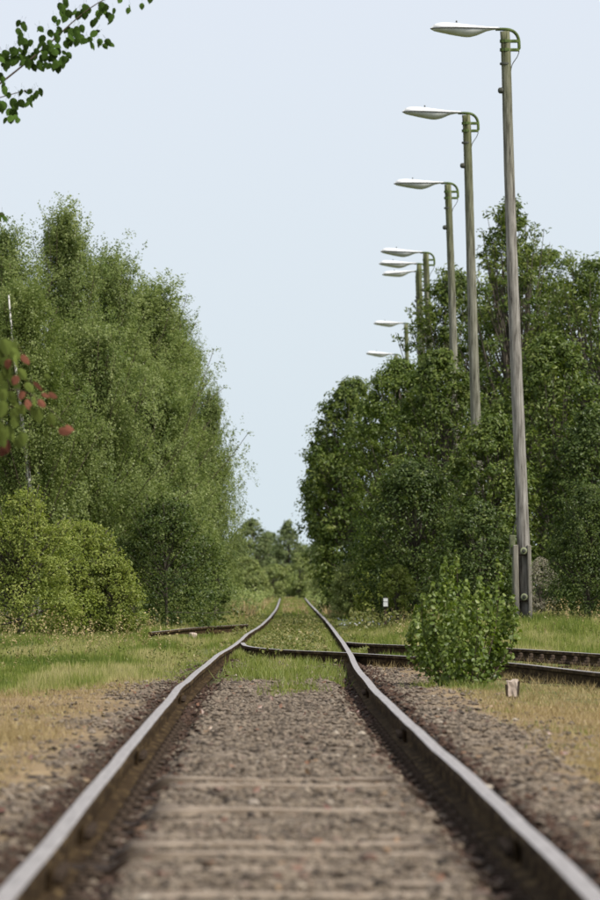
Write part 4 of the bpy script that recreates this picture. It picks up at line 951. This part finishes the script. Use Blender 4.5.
def lamp(px, py, d, label, seed, detail=0, tilt=0.0, sc=1.0):
    top = at(px, py, d)
    zg0 = float(ground_z(top.x, d)); Hp = top.z - zg0
    bx = top.x - LEAN * Hp; zg = float(ground_z(bx, d)); Hp = top.z - zg
    tilt += [0, .012, -.02, .018, -.01, .03, -.015, .02][seed - 1]; root = empty('lamp_pole', (bx, d, zg), label, 'street lamp', 'lamp poles along the right bank')
    b = MB(); r = np.random.default_rng(seed); m = 44; t = np.linspace(0, 1, m)
    P = np.stack([LEAN * t * Hp + .012 * np.sin(t * 6 + seed), .012 * np.cos(t * 5 + seed), t * Hp], 1); P[0, 2] = -.25
    P[-1, 0] = LEAN * Hp; P[-1, 1] = 0
    b.tube(P, .113 - .033 * t, 20)
    V = b.V[0]; body = V[: m * 20].reshape(m, 20, 3); cen = P[:, None, :]
    g = 1 + .035 * r.normal(size=(1, 20, 1)) + .012 * r.normal(size=(m, 20, 1))
    body[:] = cen + (body - cen) * g
    b.build('pole', M['pole' if seed == 1 else 'polemoss'], root, True)
    tx = LEAN * Hp; tz = Hp
    rot = Matrix.Rotation(tilt, 4, 'Y')
    def put(name, me, off, mat=None, parent=root):
        o = link(name, me, parent); o.location = (tx + off[0], off[1], tz + off[2]); return o
    hd = put('lamp_head', HEAD_TOP, (-.09, 0, .045)); hd.rotation_euler = (0, tilt, 0); hd.scale = (sc, sc, sc)
    df = link('diffuser', HEAD_BOT, hd); df.location = (0, 0, -.004); link('gasket', SEAM, hd)
    k = link('lamp_knob', SPG, hd); k.location = (-.74, 0, .105)
    br = put('bracket', BRK, (0, 0, 0))
    for z in (-.17, -.32): put('bracket_strap', STR, (0, 0, z))
    put('cable', WIRE, (0, 0, 0))
    jb = put('junction_box', KNOB, (-.028, -.01, -1.02)); jb.rotation_euler = (0, -math.pi / 2, 0)
    if d < 130:
        w = MB(); w.lathe([(.083, -.02), (.089, -.015), (.089, .015), (.083, .02)], 14); o = w.build('pole_band', M['wire'], root); o.location = (tx, 0, tz - .56)
    return root
L1 = lamp(505.5, 30, 85.6, 'nearest and tallest wooden lamp pole with a braced foot at the grass edge', 1)
lamp(466.5, 114, 100, 'second wooden lamp pole, whose foot is hidden by the shrubby tree', 2)
lamp(448, 184, 118.5, 'third wooden lamp pole, half sunk in the tree with pale pointed leaves', 3)
lamp(426, 253.5, 141, 'green wooden lamp pole carrying the top one of three stacked lamp heads', 4)
lamp(419.5, 264.5, 158, 'lamp pole carrying the middle one of three stacked lamp heads', 5)
lamp(418, 272, 178, 'lamp pole carrying the lowest, tilted one of three stacked lamp heads', 6, tilt=-.14)
lamp(406, 324, 197, 'thin far lamp pole with its head just above the walnut leaves', 7)
lamp(396, 355, 214, 'farthest lamp with its head just over the yellow green tree', 8)

# braced foot of the nearest pole: two side posts, four bolts with big washers, a small box
def at1(px, py): 
    p = at(px, py, 85.6); return p.x - L1.location.x, p.z - L1.location.z
zt = at1(0, 545)[1]
for px, w in ((516.6, .085), (530.0, .065)):
    x0 = at1(px, 0)[0]; b = MB(); b.box((0, 0, (zt + .0 - .3) / 2), (w, .24, zt + .3), bevel=.012); o = b.build('side_post', M['plank'], L1, loc=(x0, -.13, 0)); o.rotation_euler = (0, -.02, 0)
NB = MB(); NB.lathe([(.001, 0), (.058, 0), (.062, .02), (.055, .05), (.034, .055), (.03, .04), (.001, .04)], 18, axis='y'); NUT = NB.mesh('washer', M['nutwhite'])
NB = MB(); NB.lathe([(.001, .04), (.03, .04), (.03, .085), (.02, .09), (.001, .09)], 6, axis='y'); NUTB = NB.mesh('bolt_head', M['wire'])
for px, py in ((523.2, 551), (523.6, 597)):
    x0, z0 = at1(px, py); o = link('washer', NUT, L1, (x0, -.20, z0)); link('bolt_head', NUTB, o)
    c = MB(); c.box((0, 0, 0), (.18, .05, .024), bevel=.006); c.build('cross_bar', M['darkside'], L1, loc=(x0, -.18, z0 - .07))
x0, z0 = at1(512.3, 545); b = MB(); b.box((0, 0, 0), (.095, .12, .34), bevel=.015); b.build('fuse_box', M['nutwhite'] if False else M['fusebox'], L1, loc=(x0, -.04, z0))
b = MB(); b.box((0, 0, 0), (.075, .02, .05), bevel=.006); b.build('box_latch', M['mossmetal'], L1, loc=(x0 + .005, -.108, z0 - .02))
b = MB(); b.tube([(x0 + .015, -.04, -.2), (x0 + .015, -.04, z0 - .16)], .022, 8); b.build('conduit', M['fusebox'], L1, True)
b = MB(); b.tube(densify(np.array([(x0, -.06, z0 + .17), (x0 + .03, -.07, z0 + .32), (x0 + .09, -.06, z0 + .5)], float), 10), .008, 4); b.build('cable', M['wire'], L1, True)

# ------------------------------------------------------------------ small trackside things
r = np.random.default_rng(3); g = at(512.5, 697, 39.6); gz = float(ground_z(g.x, 39.6))
peg = empty('marker_stub', (g.x, 39.6, gz), 'small broken pale marker stub standing in the dry grass right of the sapling bush', 'marker')
bm = bmesh.new(); bmesh.ops.create_cube(bm, size=1.0); bmesh.ops.subdivide_edges(bm, edges=list(bm.edges), cuts=2, use_grid_fill=True)
for v in bm.verts:
    t = v.co.z + .5; v.co = Vector((v.co.x * (.062 + .02 * t), v.co.y * .075, t * .155 + (.012 * (v.co.x > 0) * (t > .9)))) + Vector(r.normal(0, .0035, 3))
b = MB(); b.bm(bm); b.build('stub', M['concrete'], peg)
for s in (-1, 1):
    b = MB(); b.box((0, 0, 0), (.014, .085, .15), bevel=.003); o = b.build('tarred_side', M['darkside'], peg, loc=(s * .045, 0, .065 + .012 * s)); o.rotation_euler = (0, s * .07, 0)
b = MB(); b.box((0, 0, 0), (.09, .09, .07), bevel=.01); b.build('foot', M['darkside'], peg, loc=(0, 0, .0))

g = at(385.5, 0, 97); gz = float(ground_z(g.x, 97)); mk = empty('line_marker', (g.x, 97, gz), 'small white two panel marker plate on a dark post under the bright green bush', 'sign')
zc = at(0, 602.5, 97).z - gz
b = MB(); b.box((0, 0, (zc + .1) / 2 - .1), (.05, .05, zc + .3), bevel=.006); b.build('post', M['darkside'], mk, loc=(0, .04, 0))
b = MB(); b.box((0, 0, 0), (.115, .02, .185), bevel=.005); b.build('back_plate', M['wire'], mk, loc=(0, 0, zc))
for dz, h in ((.048, .062), (-.036, .082)):
    b = MB(); b.box((0, 0, 0), (.085, .014, h), bevel=.003); b.build('white_panel', M['white'], mk, loc=(0, -.016, zc + dz))

# ------------------------------------------------------------------ trees just outside the left edge whose branches reach into view
def leaf_shape(name, mat, size, seed, round_=.9):
    r = np.random.default_rng(seed); m = 9
    a = np.linspace(0, 2 * np.pi, m, endpoint=False)
    rad = .5 * (1 + .22 * np.cos(a)) * (1 + r.uniform(-.05, .05, m))
    rad = rad * np.where(np.arange(m) == 0, 1.28, 1.0)
    V = np.stack([np.cos(a) * rad + .08, np.sin(a) * rad * round_, -.10 * np.abs(np.sin(a)) + .05 * np.cos(a)], 1) * size
    V = np.vstack([V, [[.0, 0, .03 * size]]]); T = np.array([(9, i, (i + 1) % 9) for i in range(9)])
    # petiole
    b = MB(); b.add(V, None, T); b.tube([(-.42 * size, 0, .02 * size), (-.8 * size, 0, .09 * size), (-1.05 * size, 0, .16 * size)], .012 * size, 4, False)
    return b.mesh(name, M[mat])
def edge_tree(px, d, H, name, label, branches, leafset, seed, mat, extra=900, ls=.06, bark='twig', trunk_r=.05):
    rng = np.random.default_rng(seed); g = at(px, 0, d); gz = float(ground_z(g.x, d))
    root = empty(name, (g.x, d, gz), label, 'tree'); org = np.array([g.x, d, gz])
    b = MB(); t = np.linspace(0, 1, 10); P = np.stack([.12 * np.sin(2.2 * t) * t, .08 * np.sin(3 * t), t * H - .15 * (1 - t)], 1); b.tube(P, trunk_r * (1 - .8 * t), 8); b.build('trunk', M[bark], root, True)
    # rest of the crown, out of view: kept outside the frame
    n = extra; q = np.stack([rng.uniform(-1.0, .25, n) * (.9), rng.normal(0, .55, n), H * rng.uniform(.45, 1.03, n)], 1); q[:, 0] -= .05
    nr = unit(rng.normal(size=(n, 3)) + [0, 0, .6]); V, Q, a = leafquads(q, ls * rng.uniform(.7, 1.2, n), nr, rng, np.clip(rng.normal(.5, .2, n), 0, 1), .85)
    tag(link('crown', np_mesh('crown', V, [Q], M[mat], {'tint': a}), root), kind='stuff')
    for pts, leaves in branches:
        W = np.array([np.array(at(p[0], p[1], d + (p[2] if len(p) > 2 else 0))) for p in pts]) - org
        z0 = np.clip(W[0, 2] - .35 * abs(W[0, 0]) - .1, .3, H * .95); s0 = np.array([np.interp(z0, P[:, 2], P[:, 0]), 0, z0])
        C = densify(np.vstack([s0, W]), 30); rr = np.linspace(.013, .0028, 30) * (trunk_r / .05)
        b = MB(); b.tube(C, rr, 6); br = b.build('branch', M[bark], root, True)
        for (lx, ly, ang, kind, k) in leaves:
            p = np.array(at(lx, ly, d + rng.uniform(-.12, .12))) - org
            o = link('leaf', leafset[kind][rng.integers(len(leafset[kind]))], br, tuple(p))
            # face roughly the camera with random turn; ang: screen rotation
            Mx = Matrix.Rotation(ang, 4, 'Y') @ Matrix.Rotation(rng.normal(0, .55), 4, 'X') @ Matrix.Rotation(rng.normal(0, .3), 4, 'Z') @ Matrix.Rotation(math.pi / 2, 4, 'X')
            o.rotation_euler = Mx.to_euler(); o.scale = (k, k, k)
LG = {'g': [leaf_shape('leaf', 'greenleaf', .061, s, .9) for s in range(4)]}
# leaf positions: (px, py, turn, kind, scale); the leaves hang from the twig
lv = []
spots = [(5, 88), (2, 78), (12, 99), (19, 101), (26, 103), (18, 91), (30, 90), (38, 90), (10, 111), (14, 112), (9, 118), (1, 110), (3, 104), (22, 60), (23, 50), (21, 33), (22, 26), (24, 44), (12, 47), (15, 49), (6, 55), (5, 60), (1, 58), (9, 59), (33, 66), (38, 64), (45, 52), (46, 57), (43, 45), (54, 50), (58, 66), (54, 60), (61, 62), (67, 52), (67, 59), (69, 40), (68, 37), (58, 29), (50, 31), (54, 34), (48, 41), (42, 42), (38, 26), (54, 16), (64, 8), (65, 15), (66, 3), (60, 3), (74, 9), (79, 12), (85, 4), (94, 21), (72, 29), (79, 30), (78, 40), (88, 36), (89, 42), (97, 42), (104, 44), (106, 39), (97, 31), (100, 6), (105, 4), (107, 13), (111, 15), (113, 9), (130, 5), (128, 9), (141, 3), (120, -2), (150, -5), (24, 38), (44, 49), (46, 63), (52, 55), (57, 48), (63, 57), (16, 57), (20, 54), (13, 60), (70, 34), (76, 27), (28, 57), (100, 12), (104, 10), (88, 8), (7, 52), (35, 48), (2, 64)]
spots += [(x_ + random.uniform(-5, 5), y_ + random.uniform(-5, 5)) for (x_, y_) in spots if random.random() < .9 and x_ < 125] + [(x_ + random.uniform(-7, 7), y_ + random.uniform(-6, 6)) for (x_, y_) in spots if random.random() < .4 and x_ < 100]
for (x_, y_) in spots: lv.append((x_ + random.uniform(-1, 1), y_ + random.uniform(-1, 1), math.pi / 2 + random.uniform(-.6, .6), 'g', random.uniform(.75, 1.15)))
tw = [([(-12, 92), (3, 80), (25, 62), (45, 46), (60, 33), (75, 16), (92, 4), (112, -8), (150, -20)], lv),
      ([(-14, 100), (2, 96), (15, 92), (32, 88)], [(8, 93, 1.6, 'g', .8), (25, 90, 1.3, 'g', .7)]),
      ([(-10, 215), (-3, 210), (4, 214)], [(1, 213, 1.7, 'g', .9), (4, 217, 1.2, 'g', .8), (-2, 217, 1.5, 'g', .9)])]
edge_tree(-150, 38, 5.6, 'young_birch_tree', 'young birch outside the left edge whose leafy twig hangs into the upper left corner', tw, LG, 91, 'poplar', 900, .06)
LR = {'g': [leaf_shape('leaf', 'olive', .066, s + 20, .8) for s in range(3)], 'r': [leaf_shape('leaf', 'redleaf', .062, s + 30, .8) for s in range(3)]}
lv0 = [(x_, y_, random.uniform(.3, 2), 'g', random.uniform(.8, 1.2)) for (x_, y_) in ((2, 352), (9, 345), (16, 358), (6, 368), (0, 375), (12, 380), (20, 372), (3, 393), (12, 403), (20, 408), (6, 415), (15, 420), (2, 432), (9, 430), (22, 436), (28, 385), (30, 410), (38, 412), (3, 360))]
lv = [(24, 357, 1.2, 'r', 1.), (35, 385, .6, 'r', 1.), (16, 378, 2, 'r', .9), (8, 362, 1.5, 'r', .9), (22, 393, 1.8, 'r', .8), (44, 394, .9, 'r', .7), (51, 394, .3, 'r', .8), (50, 417, 1.2, 'g', 1.), (45, 431, 1.5, 'g', 1.1), (62, 430, .4, 'r', 1.1), (68, 427, .2, 'r', .8), (7, 444, 1.6, 'r', 1.1), (3, 449, 1.8, 'r', .9), (17, 441, 1.2, 'g', .9), (3, 385, 1.5, 'g', 1.2), (10, 395, 1.2, 'g', 1.1), (2, 405, 1.7, 'g', 1.3), (14, 412, 1.4, 'g', 1.), (4, 343, 1.2, 'g', 1.3), (12, 351, .8, 'g', 1.1), (-3, 350, 1, 'g', 1.2), (8, 372, 1.9, 'g', 1.), (28, 402, 1.4, 'r', .9), (35, 398, 1.1, 'g', .9), (40, 402, .8, 'r', .8), (0, 425, 1.5, 'g', 1.1), (45, 376, .4, 'g', .6)]
tw = [([(-30, 405), (-5, 392), (12, 385), (30, 392), (50, 408), (64, 424)], lv[:14]), ([(-30, 380), (-8, 360), (8, 352), (22, 352)], lv[14:21]), ([(-25, 425), (-6, 412), (14, 406), (36, 400)], lv[21:]), ([(-20, 452), (-4, 444), (10, 442)], [(1, 438, 1.2, 'g', 1.)] + lv0)]
edge_tree(-170, 27, 2.8, 'red_leaved_sapling', 'sapling with reddening leaves reaching in from the left edge in front of the birches', tw, LR, 92, 'hazel', 500, .06, trunk_r=.03)
